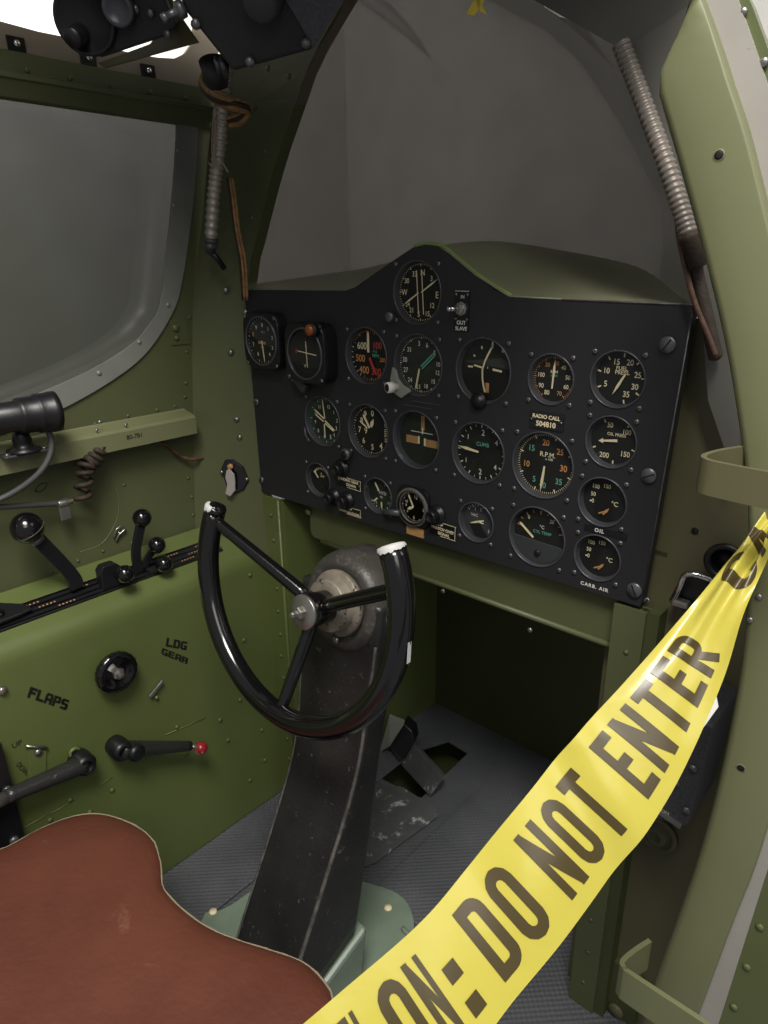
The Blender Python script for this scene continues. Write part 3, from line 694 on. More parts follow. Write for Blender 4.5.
# 12 climb
gauge('g12','climb_indicator','large black dial lettered CLIMB with its cream needle pointing left', tk=[(.97,24,0,360,2,P_,.12,.08,.0014,.0008)],
  nums=[('2',5,P_,.2,.7),('4',55,P_,.18,.74),('1',310,P_,.16,.72),('1',238,P_,.16,.72),('2',180,P_,.2,.7),('4',126,P_,.18,.74)],
  texts=[('CLIMB',.06,.28,.13,TE)], needles=[(276,.88,.0,.10,C_,'lance',(-.08,.0))])
# 13 tachometer
gauge('g13','tachometer','large RPM dial with teal and orange numbers, just below the radio call plate', tk=[(.98,80,-160,200,10,C_,.13,.07,.0015,.0006)],
  nums=[('5',213,TE,.19,.66),('10',262,O_,.19,.66),('15',312,TE,.19,.68),('20',358,O_,.19,.70),('25',45,O_,.19,.68),('30',92,O_,.20,.64),('35',133,TE,.19,.70),('40',184,TE,.19,.70)],
  texts=[('R.P.M.',.06,.32,.15,C_),('x 100',.12,.18,.08,P_)], needles=[(186,.86,.0,.09,C_,'lance',(.0,-.06))])
# 14 oil pressure
gauge('g14','oil_pressure_gauge','dial lettered OIL PRESS with a cream arrow needle pointing left', tk=[(.97,4,-30,245,1,C_,.14,.14,.0016,.0016)],
  nums=[('50',342,C_,.2,.68),('100',50,C_,.2,.70),('150',130,C_,.22,.74),('200',208,C_,.22,.74)],
  texts=[('OIL PRESS',.1,.28,.13,C_)], needles=[(262,.92,-.1,.11,C_,'arrow',(.28,.06))])
for key, lab, capt in (('g15','upper of the two twin temperature dials, above the word OIL','OIL'),('g16','lower of the two twin temperature dials, above the words CARB AIR','CARB. AIR')):
    gauge(key,'temperature_gauge',lab, nums=[('0',258,C_,.18,.55),('50',290,C_,.18,.58),('100',322,C_,.18,.72),('150',5,C_,.18,.66)],
      tk=[(.70,0,258,259,1,C_,.14,.14,.0015,.0015)], texts=[('\u00b0C',.46,-.06,.2,C_)],
      needles=[(38,.42,.0,.13,'tan','lance',(.0,-.62)),(62,.3,.0,.06,'tan','bar',(-.18,-.6))])
    x, z, r = GP[key]; mb = MB(); cz = .7515 if capt == 'OIL' else .680
    if capt == 'OIL':
        mb.box((x+.008,-.0004,cz), (.052,.0008,.008), 'black')
    text(mb, capt, lambda u, v: V((u,-.001,v)), x+.001, cz, .0044, P_, bold=.03, space=1.25)
    tag(obj('caption', mb, loc=(x,-.001,cz)), 'white letters %s printed under a temperature dial' % capt.replace('.', ''), 'lettering', 'captions printed on the panel')
# 17 cylinder temperature
def d17(mb, x, z, y, r):
    pts = [(math.cos(R(a))*r*1.0, math.sin(R(a))*r*1.0) for a in range(190, 346, 5)]
    mb.prism([V((x+u, y-.0030, z+v)) for u, v in pts], (0,.003,0), 'dialgrey')
    mb.lathe([(.0045,0),(.004,.002),(0,.0022)], (x+.02*r, y-.003, z-.62*r), (0,-1,0), 'black', 14)
gauge('g17','cylinder_temperature_gauge','wide dial with a scale over its upper half and a grey lower half, bottom row', tk=[(.90,8,-75,75,2,O_,.16,.10,.0015,.0010)],
  nums=[('0',322,P_,.13,.72),('20',36,P_,.13,.74)], texts=[('CYL TEMP',.1,.12,.11,TE),('\u00b0C',.08,.32,.12,P_)], needles=[(308,.78,-.06,.07,C_,'bar',(-.16,-.16))], draw=d17)
# 18 ammeter
def arc(a0, a1, rr, w, m_):
    def f(mb, x, z, y, r):
        o = [V((x + math.sin(R(a))*r*rr, y-.0003, z + math.cos(R(a))*r*rr)) for a in range(a0, a1+1, 5)]; i = [V((x + math.sin(R(a))*r*(rr-w), y-.0003, z + math.cos(R(a))*r*(rr-w))) for a in range(a0, a1+1, 5)]
        mb.loft([o, i], m_, False)
    return f
gauge('g18','ammeter','small dial with a pale curved scale in the lower left corner of the panel', tk=[(.80,8,-62,62,2,C_,.22,.14,.002,.0014)], texts=[('AMP',.08,.18,.14,C_),('0',0,.34,.15,C_),('-',-.0,-.5,.14,P_)], needles=[(318,.62,-.06,.09,C_,'bar',(-.2,0))], draw=arc(-62,62,.70,.06,C_))
# 19
gauge('g19','hydraulic_gauge','small dial right of the twin knobs and left of the brown-faced clock', face='dialgreen', tk=[(.95,14,30,235,2,P_,.14,.08,.0014,.0008)],
  nums=[('2',25,P_,.15,.72),('5',92,TE,.18,.72),('10',125,TE,.17,.72),('0',215,P_,.15,.7)], texts=[('HYD',.12,.12,.2,P_),('PSI',.0,-.16,.13,P_)], needles=[(328,.84,-.25,.10,C_,'bar'),(226,.75,-.35,.10,C_,'bar'),(178,.80,-.42,.08,C_,'bar',(.1,0))])
# 20 clock, standing proud
mbn = [('12',14,P_,.24,.70),('1',45,P_,.14,.72),('3',95,P_,.2,.76),('6',180,C_,.2,.72),('8',232,P_,.16,.68),('9',268,P_,.2,.66),('10',292,P_,.18,.66),('11',328,P_,.14,.72)]
g = gauge('g20','eight_day_clock','small brown-faced clock with a worn bezel above a tan paper label', face='dialbrown', case=.004, tk=[(.97,60,0,360,5,C_,.09,.05,.0011,.0005)], nums=mbn, needles=[(332,.88,-.0,.09,C_,'bar'),(244,.52,.0,.2,C_,'lance')], bezm='wornedge', screws=0)
mb = MB(); mb.tube([(-.030,-.006,.704),(-.058,-.008,.699)], .0052, 'bezel', 12); obj('winding_stem', mb, g)
mb = MB(); mb.lathe([(.0270,-.004),(.0288,-.002),(.0292,.0012),(.0280,.0028),(.0255,.0030)], (-.008,-.004,.717), (0,-1,0), 'wornedge', 40, cap=False); obj('worn_rim', mb, g)
mb = MB(); mb.box((-.005,-.001,.680), (.031,.002,.0135), 'tan'); tag(obj('paper_label', mb, loc=(-.005,-.001,.680)), 'tan paper label stuck below the small brown clock', 'label')
# 21
def d21(mb, x, z, y, r): mb.prism([V((x+u*r, y-.0002, z+v*r)) for u, v in ((-.65,-.25),(.0,-.1),(.6,-.75),(.3,-.9),(-.2,-.9))], (0,.0001,0), 'dial')
gauge('g21','suction_gauge','small greyish dial with a cream needle pointing left below the climb dial', face='dialgrey', tk=[(.95,10,-50,60,2,P_,.16,.10,.0013,.0008)], nums=[('1',338,P_,.18,.68),('5',8,P_,.18,.66),('2',125,P_,.18,.78)],
  needles=[(250,.96,-.0,.11,C_,'lance',(.34,.1)),(100,.4,.0,.07,C_,'lance'),], texts=[('VAC',-.3,.28,.16,P_)], draw=d21)

# knobs between the small dials, plates
for k, (x, z, lb) in enumerate(((-.151,.748,'single black ribbed knob right of the ammeter, above an engraved plate'),(-.172,.696,'left one of two black knobs side by side below the ammeter'),(-.142,.697,'right one of two black knobs side by side, beside the hydraulic dial'),(.034,.715,'black ribbed knob between the brown clock and the suction dial'))):
    t = thing('light_knob', lb, 'knob', (x, 0, z), 'black knobs low on the panel')
    mb = MB(); mb.lathe([(.0145,0),(.0145,.002),(.0115,.003),(.0115,.006)], (x,-.0004,z), (0,-1,0), 'black', 24); obj('collar', mb, t)
    mb = MB(); pr = [(.0092,.005)]
    for j in range(3): pr += [(.0098,.006+j*.003),(.0088,.0075+j*.003)]
    pr += [(.009,.0145),(.0082,.0165),(.006,.017),(.0055,.0155),(0,.015)]
    mb.lathe(pr, (x,-.0004,z), V((-.05,-1,.0)), 'black', 24); obj('knob_cap', mb, t)
def placard(name, label, cx, cz, w, h, lines, tilt=0., border=True, m='black'):
    t = thing(name, label, 'plate', (cx, 0, cz), 'engraved plates on the panel')
    c, s = math.cos(R(tilt)), math.sin(R(tilt)); U = V((c,0,s)); W = V((-s,0,c))
    mb = MB(); mb.box((cx,-.0009,cz), (w,.001,h), m, (U, Y, W)); obj('plate', mb, t)
    mb = MB(); mp = lambda u, v: V((cx,-.0017,cz)) + U*u + W*v
    for s_, u, v, hh in lines: text(mb, s_, mp, u, v, hh, C_, bold=.03)
    if border:
        b = .0006
        for (u0, v0, u1, v1) in ((w/2-.001,-h/2,w/2-.001,h/2),(-w*.1,-h/2+.0004,w/2,-h/2+.0004),(-w*.1,h/2-.0004,w/2,h/2-.0004)):
            mb.box(mp((u0+u1)/2,(v0+v1)/2), (max(abs(u1-u0), b),.0003,max(abs(v1-v0), b)), C_, (U, Y, W))
    obj('lettering', mb, t)
    for u in (-w/2+.003, w/2-.003):
        mb = MB(); mb.lathe([(.0017,0),(.0016,.0008),(0,.001)], mp(u, 0), (0,-1,0), 'screw', 10); obj('pin', mb, t)
    return t
placard('placard','small engraved plate under the single knob beside the ammeter',-.136,.7265,.050,.016,[('LANDING GEAR',-.002,.004,.0042),('DOWN',.004,-.003,.0042)],-2)
placard('placard','small engraved plate under the pair of knobs',-.138,.681,.052,.013,[('ON   OFF',-.004,.0032,.0035),('DOWN & LOCKED',.001,-.003,.0038)],-1)
placard('placard','engraved plate reading WATCH OVER SIGNAL below the knob beside the clock',.045,.695,.044,.021,[('LOW',-.006,.0065,.0036),('WATCH OVER',0,.0005,.0042),('SIGNAL',.002,-.006,.0042)],-2)
placard('placard','black plate with the white words RADIO CALL 504810',.192,.870,.045,.020,[('RADIO CALL',0,.0046,.0044),('504810',0,-.0040,.0060)],0,False,'boxblack')
# toggle switch on the hump's right
t = thing('toggle_switch', 'small bright toggle switch marked IN and OUT right of the compass dial', 'switch', (.067,0,.99))
mb = MB(); mb.box((.067,-.0008,.989), (.021,.0012,.048), 'black'); obj('plate', mb, t)
mb = MB(); mp = lambda u, v: V((.067+u,-.0016,.989+v))
text(mb, 'IN', mp, .001, .017, .004, P_); text(mb, 'OUT', mp, .0, -.0135, .0045, P_, bold=.02); text(mb, 'SLAVE', mp, .0, -.0205, .0045, P_, bold=.02)
mb.box(mp(0,.0235), (.021,.0003,.0006), P_)
obj('lettering', mb, t)
mb = MB(); mb.lathe([(.0085,0),(.0085,.0025),(.0065,.003),(.0065,.006),(.0035,.0065)], (.067,-.0014,.992), (0,-1,0), 'steel', 8, smooth=False); obj('nut', mb, t)
mb = MB(); mb.tube([(.067,-.006,.992),(.062,-.020,.9925)], [.0022,.0036], 'chrome', 12); mb.ball((.062,-.020,.9925), .0037, 'chrome', 12); obj('bat_lever', mb, t)
for u in (-.0085,.0085):
    for v in (.0195,-.0095):
        mb = MB(); mb.lathe([(.0019,0),(.0018,.001),(0,.0013)], mp(u, v), (0,-1,0), 'screw', 10); obj('pin', mb, t)

# ================================================================== CONTROL COLUMN
H = V((0,-.217,.641)); ta = R(10); AX = V((0,-math.cos(ta),math.sin(ta))); VV = V((0,math.sin(ta),math.cos(ta)))
def W_(u, v, w): return H + X*u + VV*v + AX*w
col = thing('control_column', 'black control column with an open-topped half wheel, rising from the floor before the seat', 'control column', (0,-.23,.0))
sec = [((-.352,.075),(-.200,.128),.050),((-.33,.13),(-.182,.205),.050),((-.29,.205),(-.168,.275),.050),((-.25,.280),(-.156,.335),.050),((-.208,.365),(-.143,.41),.051),((-.187,.43),(-.130,.48),.053),((-.175,.50),(-.110,.53),.055),((-.166,.56),(-.096,.565),.058),((-.160,.61),(-.085,.60),.060),((-.156,.64),(-.08,.63),.0605)]
rows = []
for (ay, az), (by, bz), w in sec:
    A = V((0,ay,az)); B = V((0,by,bz)); f = (B - A); L_ = f.length; f.normalize(); rr = .010; o = []
    for (sx_, tt, a0) in ((-1, 0, 180), (1, 0, 270), (1, L_, 0), (-1, L_, 90)):
        cx_ = -.009 + sx_*(w*1.22 - rr); ct = tt + (rr if tt == 0 else -rr)
        for k in range(5):
            a = R(a0 + 22.5*k); o.append(A + f*(ct + rr*math.sin(a)) + X*(cx_ + rr*math.cos(a)))
    rows.append(o)
# interpolate rows smoothly
R2 = []
for j in range(len(rows[0])): R2.append(smoothpath([r_[j] for r_ in rows], 4))
rows = [[R2[j][i] for j in range(len(R2))] for i in range(len(R2[0]))]
mb = MB(); mb.loft(rows, 'casting', True, True, True); obj('column_body', mb, col)
# rubbed edges along the aft corners
for sx_, j0 in ((1, 7),(-1, 2)):
    mb = MB(); mb.tube([r_[j0] for r_ in rows[:-6]], lambda u: (.0034 if sx_ > 0 else .0022) - .0012*u, 'wornedge', 8); obj('rubbed_edge', mb, col, label='rubbed bare metal edge')
mb = MB(); mb.lathe([(.040,-.058),(.047,-.058),(.050,-.056),(.056,-.056),(.063,-.061),(.068,-.070),(.0705,-.083),(.071,-.10),(.071,-.122),(.067,-.132),(.055,-.137),(0,-.138)], H + V((-.004,0,-.004)), AX, 'casthead', 48); obj('column_head', mb, col)
mb = MB(); mb.lathe([(.020,-.030),(.033,-.030),(.035,-.032),(.035,-.046),(.0355,-.0465),(.0425,-.047),(.044,-.049),(.044,-.054),(.041,-.056),(.041,-.062)], H, AX, 'ring', 40); obj('collar', mb, col, label='worn bare metal bearing ring')
mb = MB(); mb.lathe([(.005,0),(.005,.003),(0,.0035)], W_(.004,-.05,-.052), AX, 'steel', 12); obj('collar_bolt', mb, col)
# wheel
CR = (0,.037,.030); RR_ = .170
rim = []
for k in range(65):
    a = R(160.7 + (390.7 - 160.7) * k / 64); rim.append(W_(RR_*math.cos(a), CR[1] + RR_*math.sin(a), CR[2]))
mb = MB(); mb.tube(rim, lambda t: .0142 + .0012 * max(0, (t - .75) / .25), 'gloss', 20)
mb.ball(rim[0], .0142, 'gloss', 16); whl = obj('half_wheel', mb, col)
def spoke(p0, p1, r0, r1):
    mb = MB(); mb.tube(smoothpath([p0, p0.lerp(p1, .5), p1], 6), lambda t: r0 + (r1 - r0)*t, 'gloss', 14); obj('spoke', mb, whl)
HS = AX*.011
spoke(W_(-.012,.012,-.010), rim[1], .0095, .0078); spoke(W_(.014,.008,-.012), rim[60], .0095, .0085); spoke(W_(0,-.014,-.010), rim[int(64*.475)], .0095, .0075)
mb = MB(); mb.lathe([(.020,-.055),(.021,-.05),(.0215,-.02),(.0205,-.008),(.018,-.004),(0,-.004)], H + HS, AX, 'gloss', 28); obj('hub', mb, whl)
mb = MB(); mb.lathe([(.0225,-.006),(.0225,-.002),(.0215,-.001),(0,-.0008)], H + HS, AX, 'steel', 32); obj('hub_washer', mb, whl, label='dull steel washer')
mb = MB(); mb.lathe([(.0085,-.001),(.0085,.006),(.0075,.0075),(.004,.008),(.004,.015),(.003,.0165),(0,.017)], H + HS, AX, 'steel', 6, smooth=False); obj('hub_nut', mb, whl, label='steel nut and stud')
for k in (0, 64):
    tt = (rim[k] - rim[k + (1 if k == 0 else -1)]).normalized(); r_ = .0142 if k == 0 else .0154
    mb = MB(); mb.lathe([(r_,-.001),(r_,.006 if k == 0 else .001),(r_*.93,.009 if k == 0 else .003),(r_*.75,.0100 if k == 0 else .0038),(0,.0102 if k == 0 else .004)], rim[k], tt, 'gloss', 24); obj('rim_end', mb, whl)
    ax_u = (CAM - rim[k]); ax_u = (ax_u - tt*ax_u.dot(tt)).normalized(); ax_w = tt.cross(ax_u); top = .0104 if k == 0 else .0043
    mb = MB(); N0 = 26; a0, a1 = ((-2.1, -.4) if k == 0 else (-1.5, 1.9))
    rows_ = []
    for j in range(N0):
        a = a0 + (a1 - a0)*j/(N0-1); d_ = ax_u*math.cos(a) + ax_w*math.sin(a); dp = (.003 + .004*random.random()) * (1 if k == 0 else (1.5 - 1.3*j/(N0-1))) * math.sin(math.pi*j/(N0-1))**.5
        rows_.append([rim[k] + tt*top + d_*r_*(.45 if k == 0 else .55), rim[k] + tt*top + d_*r_*.76, rim[k] + tt*(top-.001) + d_*(r_*.93+.0006), rim[k] + tt*(top-.0035) + d_*(r_+.0007), rim[k] + tt*(top-.0035-dp) + d_*(r_+.0006)])
    mb.loft(rows_, 'white', True); obj('worn_tip', mb, whl, label='chipped white tip')
mb = MB(); q = rim[54]; mb.add([q + V((.0152,-.004,-.012)), q + V((.0152,.002,-.012)), q + V((.0152,.004,.012)), q + V((.0152,-.002,.013))], [(0,1,2,3)], 'white'); obj('paint_chip', mb, whl, label='white chip in the black paint')
# foot fairing under the column and floor plate
t = thing('column_footing', 'pale green metal footing and rounded floor plate under the black control column', 'plate', (-.02,-.2,.0))
mb = MB(); oc = [onz(.016, *p) for p in [(205,912),(230,905),(300,860),(360,880),(398,893),(413,915),(410,945),(380,985),(330,1050),(240,1000),(195,945)]]
oc = smoothpath(oc + [oc[0]], 4)[:-1]
mb.prism(oc, (0,0,-.0095), 'plate'); obj('floor_plate', mb, t, bevel=.002)
for p in [(213,912),(388,908),(375,985)]:
    mb = MB(); mb.lathe([(.007,0),(.0065,.002),(0,.003)], onz(.016, *p), Z, 'cream', 12); obj('plate_screw', mb, t)
mb = MB(); lo = [(-.36,.02),(-.20,.02),(-.185,.122),(-.352,.068)]
mb.prism([V((-.058,y_,z_)) for y_, z_ in lo], (.116,0,0), 'plate'); obj('footing_box', mb, t, bevel=.006)
mb = MB(); mb.tube(smoothpath([(.07,-.19,.022),(.085,-.15,.021),(.075,-.10,.02),(.045,-.09,.02)], 6), .004, 'plate', 8); obj('pressed_bead', mb, t)

# ================================================================== SEAT
seat = thing('pilot_seat', 'brown leather seat cushion with a pale raw edge and a notched front', 'seat', (-.03,-.60,.24))
fr = [onz(.30, *p) for p in [(-25,868),(0,850),(40,829),(75,816),(105,815),(135,826),(152,840),(160,862),(163,888),(185,912),(212,930),(240,941),(275,952),(302,962),(320,978),(332,1000)]]
fr = [V((-.335,-.80,.30)), V((-.335,-.62,.30))] + fr[1:] + [V((.215,-.41,.30)), V((.28,-.46,.30)), V((.31,-.56,.30)), V((.31,-.80,.30))]
out = resample(smoothpath(fr, 8), 110); N_ = len(out)
cen = V((-.03,-.66,.30))
def ringp(k, dz): return [V((cen.x + (p.x - cen.x)*(1-k), cen.y + (p.y - cen.y)*(1-k), .30 + dz)) for p in out]
rows = [ringp(.03,-.05), ringp(.0,-.030), ringp(-.004,-.006), ringp(.0,.0), ringp(.015,.004), ringp(.04,.0075), ringp(.09,.012), ringp(.18,.015), ringp(.35,.016), ringp(.6,.013), ringp(.97,.010)]
mb = MB(); mb.loft(rows, 'leather', True, True, True); obj('cushion', mb, seat)
mb = MB(); pr_ = ringp(-.004,-.001); mb.tube([p + V((random.uniform(-.0006,.0006),random.uniform(-.0006,.0006),0)) for p in pr_], .0013, 'edge', 8); obj('edge_binding', mb, seat, label='pale frayed edge')
mb = MB(); mb.box((-.01,-.66,.19), (.50,.36,.10), 'black'); mb.box((-.01,-.66,.07),(.30,.30,.14),'black'); obj('seat_pan', mb, seat, bevel=.01)
# black side bracket at the extreme left
t = thing('seat_bracket', 'black steel bracket plate at the left edge, behind the seat on the green console', 'bracket', (-.345,-.56,.25))
e0 = onx(-.35,0,742); e1 = onx(-.35,24,840)
mb = MB(); mb.prism([V((-.35,e0.y,e0.z)), V((-.35,e1.y,e1.z)), V((-.35,e1.y+.01,e1.z-.08)), V((-.35,-.70,e1.z-.1)), V((-.35,-.70,e0.z+.02))], (.006,0,0), 'black'); obj('plate', mb, t)
for p in [(14,840),(7,790)]:
    mb = MB(); mb.lathe([(.007,0),(.006,.004),(0,.005)], onx(-.343, *p), X, 'screw', 12); obj('bolt', mb, t)

# ================================================================== LEFT CONSOLE
con = thing('side_console', 'green side console with stencilled FLAPS and LDG GEAR along the left wall', 'console', (-.40,-.4,.0))
prof = [(-.36,.004),(-.36,.520)]
for k in range(1, 9): a = 64*k/8; prof.append((-.388 + .028*math.cos(R(a)), .526 + .033*math.sin(R(a)) + .002*k/8))
prof += [(-.448,.592),(-.453,.5945),(-.453,.004)]
LN = V((.0345,0,.0723)).normalized()   # the ledge slopes down toward the seat
LO = V((-.448,0,.592))
def onl(px, py, off=0.): r_ = ray(px, py); return CAM + r_ * ((LO + LN*off - CAM).dot(LN) / r_.dot(LN))
mb = MB(); mb.prism([V((x, -1.0, z)) for x, z in prof], (0,1.0,0), 'green2', False)
for i, f in enumerate(mb.f):
    if len(f) == 4: mb.sm[i] = True
o = obj('console_body', mb, con); 
md = o.modifiers.new('es', 'EDGE_SPLIT'); md.split_angle = R(35)
mb = MB()
CX = -.3595
for p in [(142,745),(177,727),(220,720),(240,700),(262,730),(265,760),(258,690),(70,800),(50,820),(112,790),(90,812),(250,780),(244,640),(250,575),(228,740)]: mb.rivet(onx(CX, *p), X, .0045, 'green2')
for a, b in (((165,735),(205,718)),((24,828),(50,813)),((100,785),(112,777)),((75,800),(48,815))): mb.tube([onx(CX, *a), onx(CX, *b)], .0008, 'green', 6)
obj('rivet_rows', mb, con)
# stencilled words
GL = {'F': [(0,0,.26,1),(.34,.8,1,1),(.34,.42,.85,.62)], 'L': [(0,.26,.26,1),(0,0,.26,.2),(.32,0,1,.2)], 'A': [(0,0,.25,.8),(.75,0,1,.8),(.1,.82,.45,1),(.55,.82,.9,1),(.3,.32,.7,.5)],
      'P': [(0,0,.26,1),(.34,.82,.9,1),(.75,.5,1,.86),(.34,.4,.9,.57)], 'S': [(.1,.82,.95,1),(0,.55,.28,.86),(.1,.42,.46,.6),(.54,.42,.9,.6),(.72,.14,1,.46),(.05,0,.9,.18)],
      'D': [(0,0,.25,1),(.33,.82,.85,1),(.75,.15,1,.87),(.33,0,.85,.18)], 'G': [(.15,.82,.95,1),(0,.15,.25,.87),(.15,0,.95,.18),(.75,.1,1,.48),(.55,.40,.9,.52)],
      'E': [(0,0,.25,1),(.33,.82,.95,1),(.33,.42,.85,.58),(.33,0,.95,.18)], 'R': [(0,0,.25,1),(.33,.82,.9,1),(.75,.55,1,.86),(.33,.42,.85,.58),(.65,0,.95,.38)]}
def stencil(name, label, lines):
    mb = MB()
    for word, p0, p1, p2 in lines:
        a, b, c = onx(CX + .0003, *p0), onx(CX + .0003, *p1), onx(CX + .0003, *p2); U = b - a; W = c - a; n = len(word)
        for i, ch in enumerate(word):
            for (x0, y0, x1, y1) in GL[ch]:
                f = lambda u, v: a + U*((i + u*.82)/(n-.18)) + W*v
                x0 -= .065; x1 += .065; y0 -= .03; y1 += .03; mb.add([f(x0,y0), f(x1,y0), f(x1,y1), f(x0,y1)], [(0,1,2,3)], 'stencil')
    o = obj(name, mb, con, label=label); return o
stencil('stencil_lettering','black stencilled word FLAPS',[('FLAPS',(27.5,697),(66,710),(31,687))])
stencil('stencil_lettering','black stencilled words LDG GEAR',[('LDG',(166,646),(186,650),(167.4,638)),('GEAR',(161.5,654),(187,664),(162.6,648))])
mb = MB()
for wd, p, h in (('UP',(17,744),.008),('DOWN',(24,770),.007),('UP',(187,755),.006)):
    q = onx(CX + .0004, *p); rt = -70 if wd == 'DOWN' else 0
    c, s = math.cos(R(rt)), math.sin(R(rt))
    text(mb, wd, lambda u, v: V((q.x, q.y + u*c - v*s, q.z + u*s + v*c)), 0, 0, h, 'stencil')
obj('small_lettering', mb, con)
# slotted track on the ledge
LU = V((LN.z,0,-LN.x)); t0, t1 = onl(0,613), onl(0,633); tw = abs((t1 - t0).dot(LU)); tcx = (t0 + t1) / 2; tcx.y = -.55
mb = MB(); mb.box(tcx + LN*.002, (tw,.96,.005), 'black', (LU, Y, LN)); tr = obj('lever_track', mb, con, bevel=.001)
mb = MB()
for dx in (-.42,-.14,.16,.42): mb.box(tcx + LU*dx*tw + LN*.005, (tw*.07,.95,.002), 'gloss', (LU, Y, LN))
obj('track_slots', mb, tr)
mb = MB()
for (yy, dx) in ((-.405,-.28),(-.385,.02),(-.36,.30),(-.33,-.28),(-.29,.02),(-.21,.30),(-.19,.02),(-.17,-.28),(-.15,.30),(-.13,.02),(-.11,-.28)):
    for k in range(5):
        c_ = tcx + LU*dx*tw + LN*.0048; c_.y = yy + .0055*k; mb.box(c_, (.0018,.0026,.0006), 'tan', (LU, Y, LN))
obj('track_markings', mb, tr)
# levers
def lever(name, label, base, elbow, ball, rb, w, knobmat='gloss', axis=None, ring=False):
    t = thing(name, label, 'lever', base, 'levers on the console track')
    d = (ball - base).normalized(); mb = MB()
    path = smoothpath([base, elbow, ball], 6)
    s = (X*.8 - d*d.dot(X)*.8).normalized(); rows = []
    for i, p in enumerate(path):
        tt = (path[min(i+1,len(path)-1)] - path[max(i-1,0)]).normalized(); a = tt.cross(X).normalized(); b = tt.cross(a).normalized()
        rows.append([p + a*w + b*w*.45, p - a*w + b*w*.45, p - a*w - b*w*.45, p + a*w - b*w*.45])
    mb.loft(rows, 'black', False, True, True); obj('arm', mb, t, bevel=.001)
    mb = MB(); mb.ball(ball, rb, knobmat, 24)
    if ring: mb.lathe([(rb*1.0,-.001),(rb*1.03,0),(rb*1.0,.001)], ball - d*rb*.15, d, 'wornedge', 28, cap=False); mb.lathe([(rb*.5,-rb*1.15),(rb*.5,-rb*.8)], ball, d, 'screw', 16)
    obj('knob', mb, t); return t
lever('throttle_lever','tall black lever with the largest round knob, leftmost on the console', onx(-.405,77,588), onx(-.405,70,573), onx(-.40,27,528), .0225, .010, ring=True)
lever('mixture_lever','upright black lever with a round knob, tallest of the right-hand cluster on the console', onx(-.402,139,572), onx(-.40,136,552), onx(-.40,142,518), .0150, .0075)
lever('propeller_lever','short black lever whose knob sits middle in the right-hand cluster', onx(-.40,144,568), onx(-.395,149,556), onx(-.387,157,545), .0138, .006)
lever('boost_lever','short black lever whose knob sits lowest and farthest right in the cluster', onx(-.395,148,571), onx(-.385,155,569), onx(-.373,164,564), .0138, .006)
t = thing('friction_lever', 'square black lever block with a round knob on its side, middle of the console', 'lever', onx(-.395,110,588), 'levers on the console track')
q = onx(-.398,112,577); mb = MB(); mb.prism([q + V((-.012,-.020,-.018)), q + V((-.012,.018,-.018)), q + V((-.012,.018,.012)), q + V((-.012,.006,.024)), q + V((-.012,-.014,.024)), q + V((-.012,-.020,.016))], (.018,0,0), 'black'); obj('block', mb, t, bevel=.002)
mb = MB(); b = onx(-.362,125,574); mb.tube([q + V((.0,.006,.0)), b], .005, 'black', 10); mb.ball(b, .0140, 'gloss', 20); obj('knob', mb, t)
t = thing('trim_lever', 'flat black lever plate lying on the console track at the left edge', 'lever', onx(-.40,5,612), 'levers on the console track')
pts = [(-20,606),(0,605),(24,606),(33,611),(20,617),(0,625),(-20,632)]
mb = MB(); mb.prism([onl(p[0], p[1], .010) for p in pts], LN*.006, 'black'); mb.box(onl(-14,618,.006), (.03,.05,.012), 'black'); obj('arm', mb, t, bevel=.002)
mb = MB(); mb.lathe([(.008,0),(.007,.004),(0,.005)], onl(-1,614,.016), LN, 'gloss', 14); obj('pivot', mb, t)
# round friction knob on the console face
q = onx(-.36,111,668); t = thing('friction_adjuster', 'round black knurled wheel with a bright nut on the console face', 'knob', q)
mb = MB(); pr = []
rows = []
for h_, rr in ((0,.012),(.010,.012),(.011,.030),(.013,.033),(.020,.0335),(.024,.031),(.025,.024),(.022,.020),(.021,.010),(.021,.0001)):
    rows.append([q + X*h_ + (Y*math.cos(a) + Z*math.sin(a))*rr*(1 + (.012*math.cos(20*a) if rr > .028 else 0)) for a in [2*math.pi*k/72 for k in range(72)]])
mb.loft(rows, 'gloss', True, True, False); obj('wheel', mb, t)
mb = MB(); mb.lathe([(.0095,.020),(.0095,.026),(.006,.0275),(.005,.032),(0,.033)], q, X, 'steel', 6, smooth=False); obj('nut', mb, t)
# gear handle and flap handle
def crank(name, label, pb, tip, rad, ball=None, boss_r=.017):
    q = onx(-.345, *pb); e = onx(-.33, *tip); t = thing(name, label, 'handle', onx(-.36, *pb), None)
    mb = MB(); mb.lathe([(boss_r*.95,-.015),(boss_r,-.008),(boss_r,.012),(boss_r*.8,.018),(boss_r*.5,.019),(boss_r*.45,.014),(0,.014)], q, X, 'black', 24); obj('boss', mb, t)
    mb = MB(); st = q + X*.006; mb.tube(smoothpath([st, st.lerp(e,.3), st.lerp(e,.65), e], 5), lambda u: rad[0] + (rad[1]-rad[0])*u, 'casting', 16); obj('arm', mb, t)
    return t, q, e
t, q, e = crank('landing_gear_handle','black crank handle tipped with a red and silver ball on the console face',(119,748),(190,746),(.0145,.0085))
mb = MB(); mb.lathe([(.012,0),(.0145,.004),(.0135,.013),(.008,.015)], onx(-.335,133,751), X + Y*.2, 'black', 20); obj('pivot', mb, t)
b = onx(-.325,201,748); mb = MB(); mb.tube([e, b], .0045, 'steel', 10); obj('shank', mb, t)
mb = MB(); mb.ball(b, .0115, 'redball', 20); obj('ball', mb, t, label='red ball worn to bare silver')
t, q, e = crank('flap_handle','black tapering handle pointing left off the lower console, paint rubbed off its end',(82,762),(6,797),(.0145,.0105))
mb = MB(); mb.tube([e, onx(-.328,-40,822)], .0095, 'steel', 14); obj('bare_grip', mb, t, label='bare metal grip')
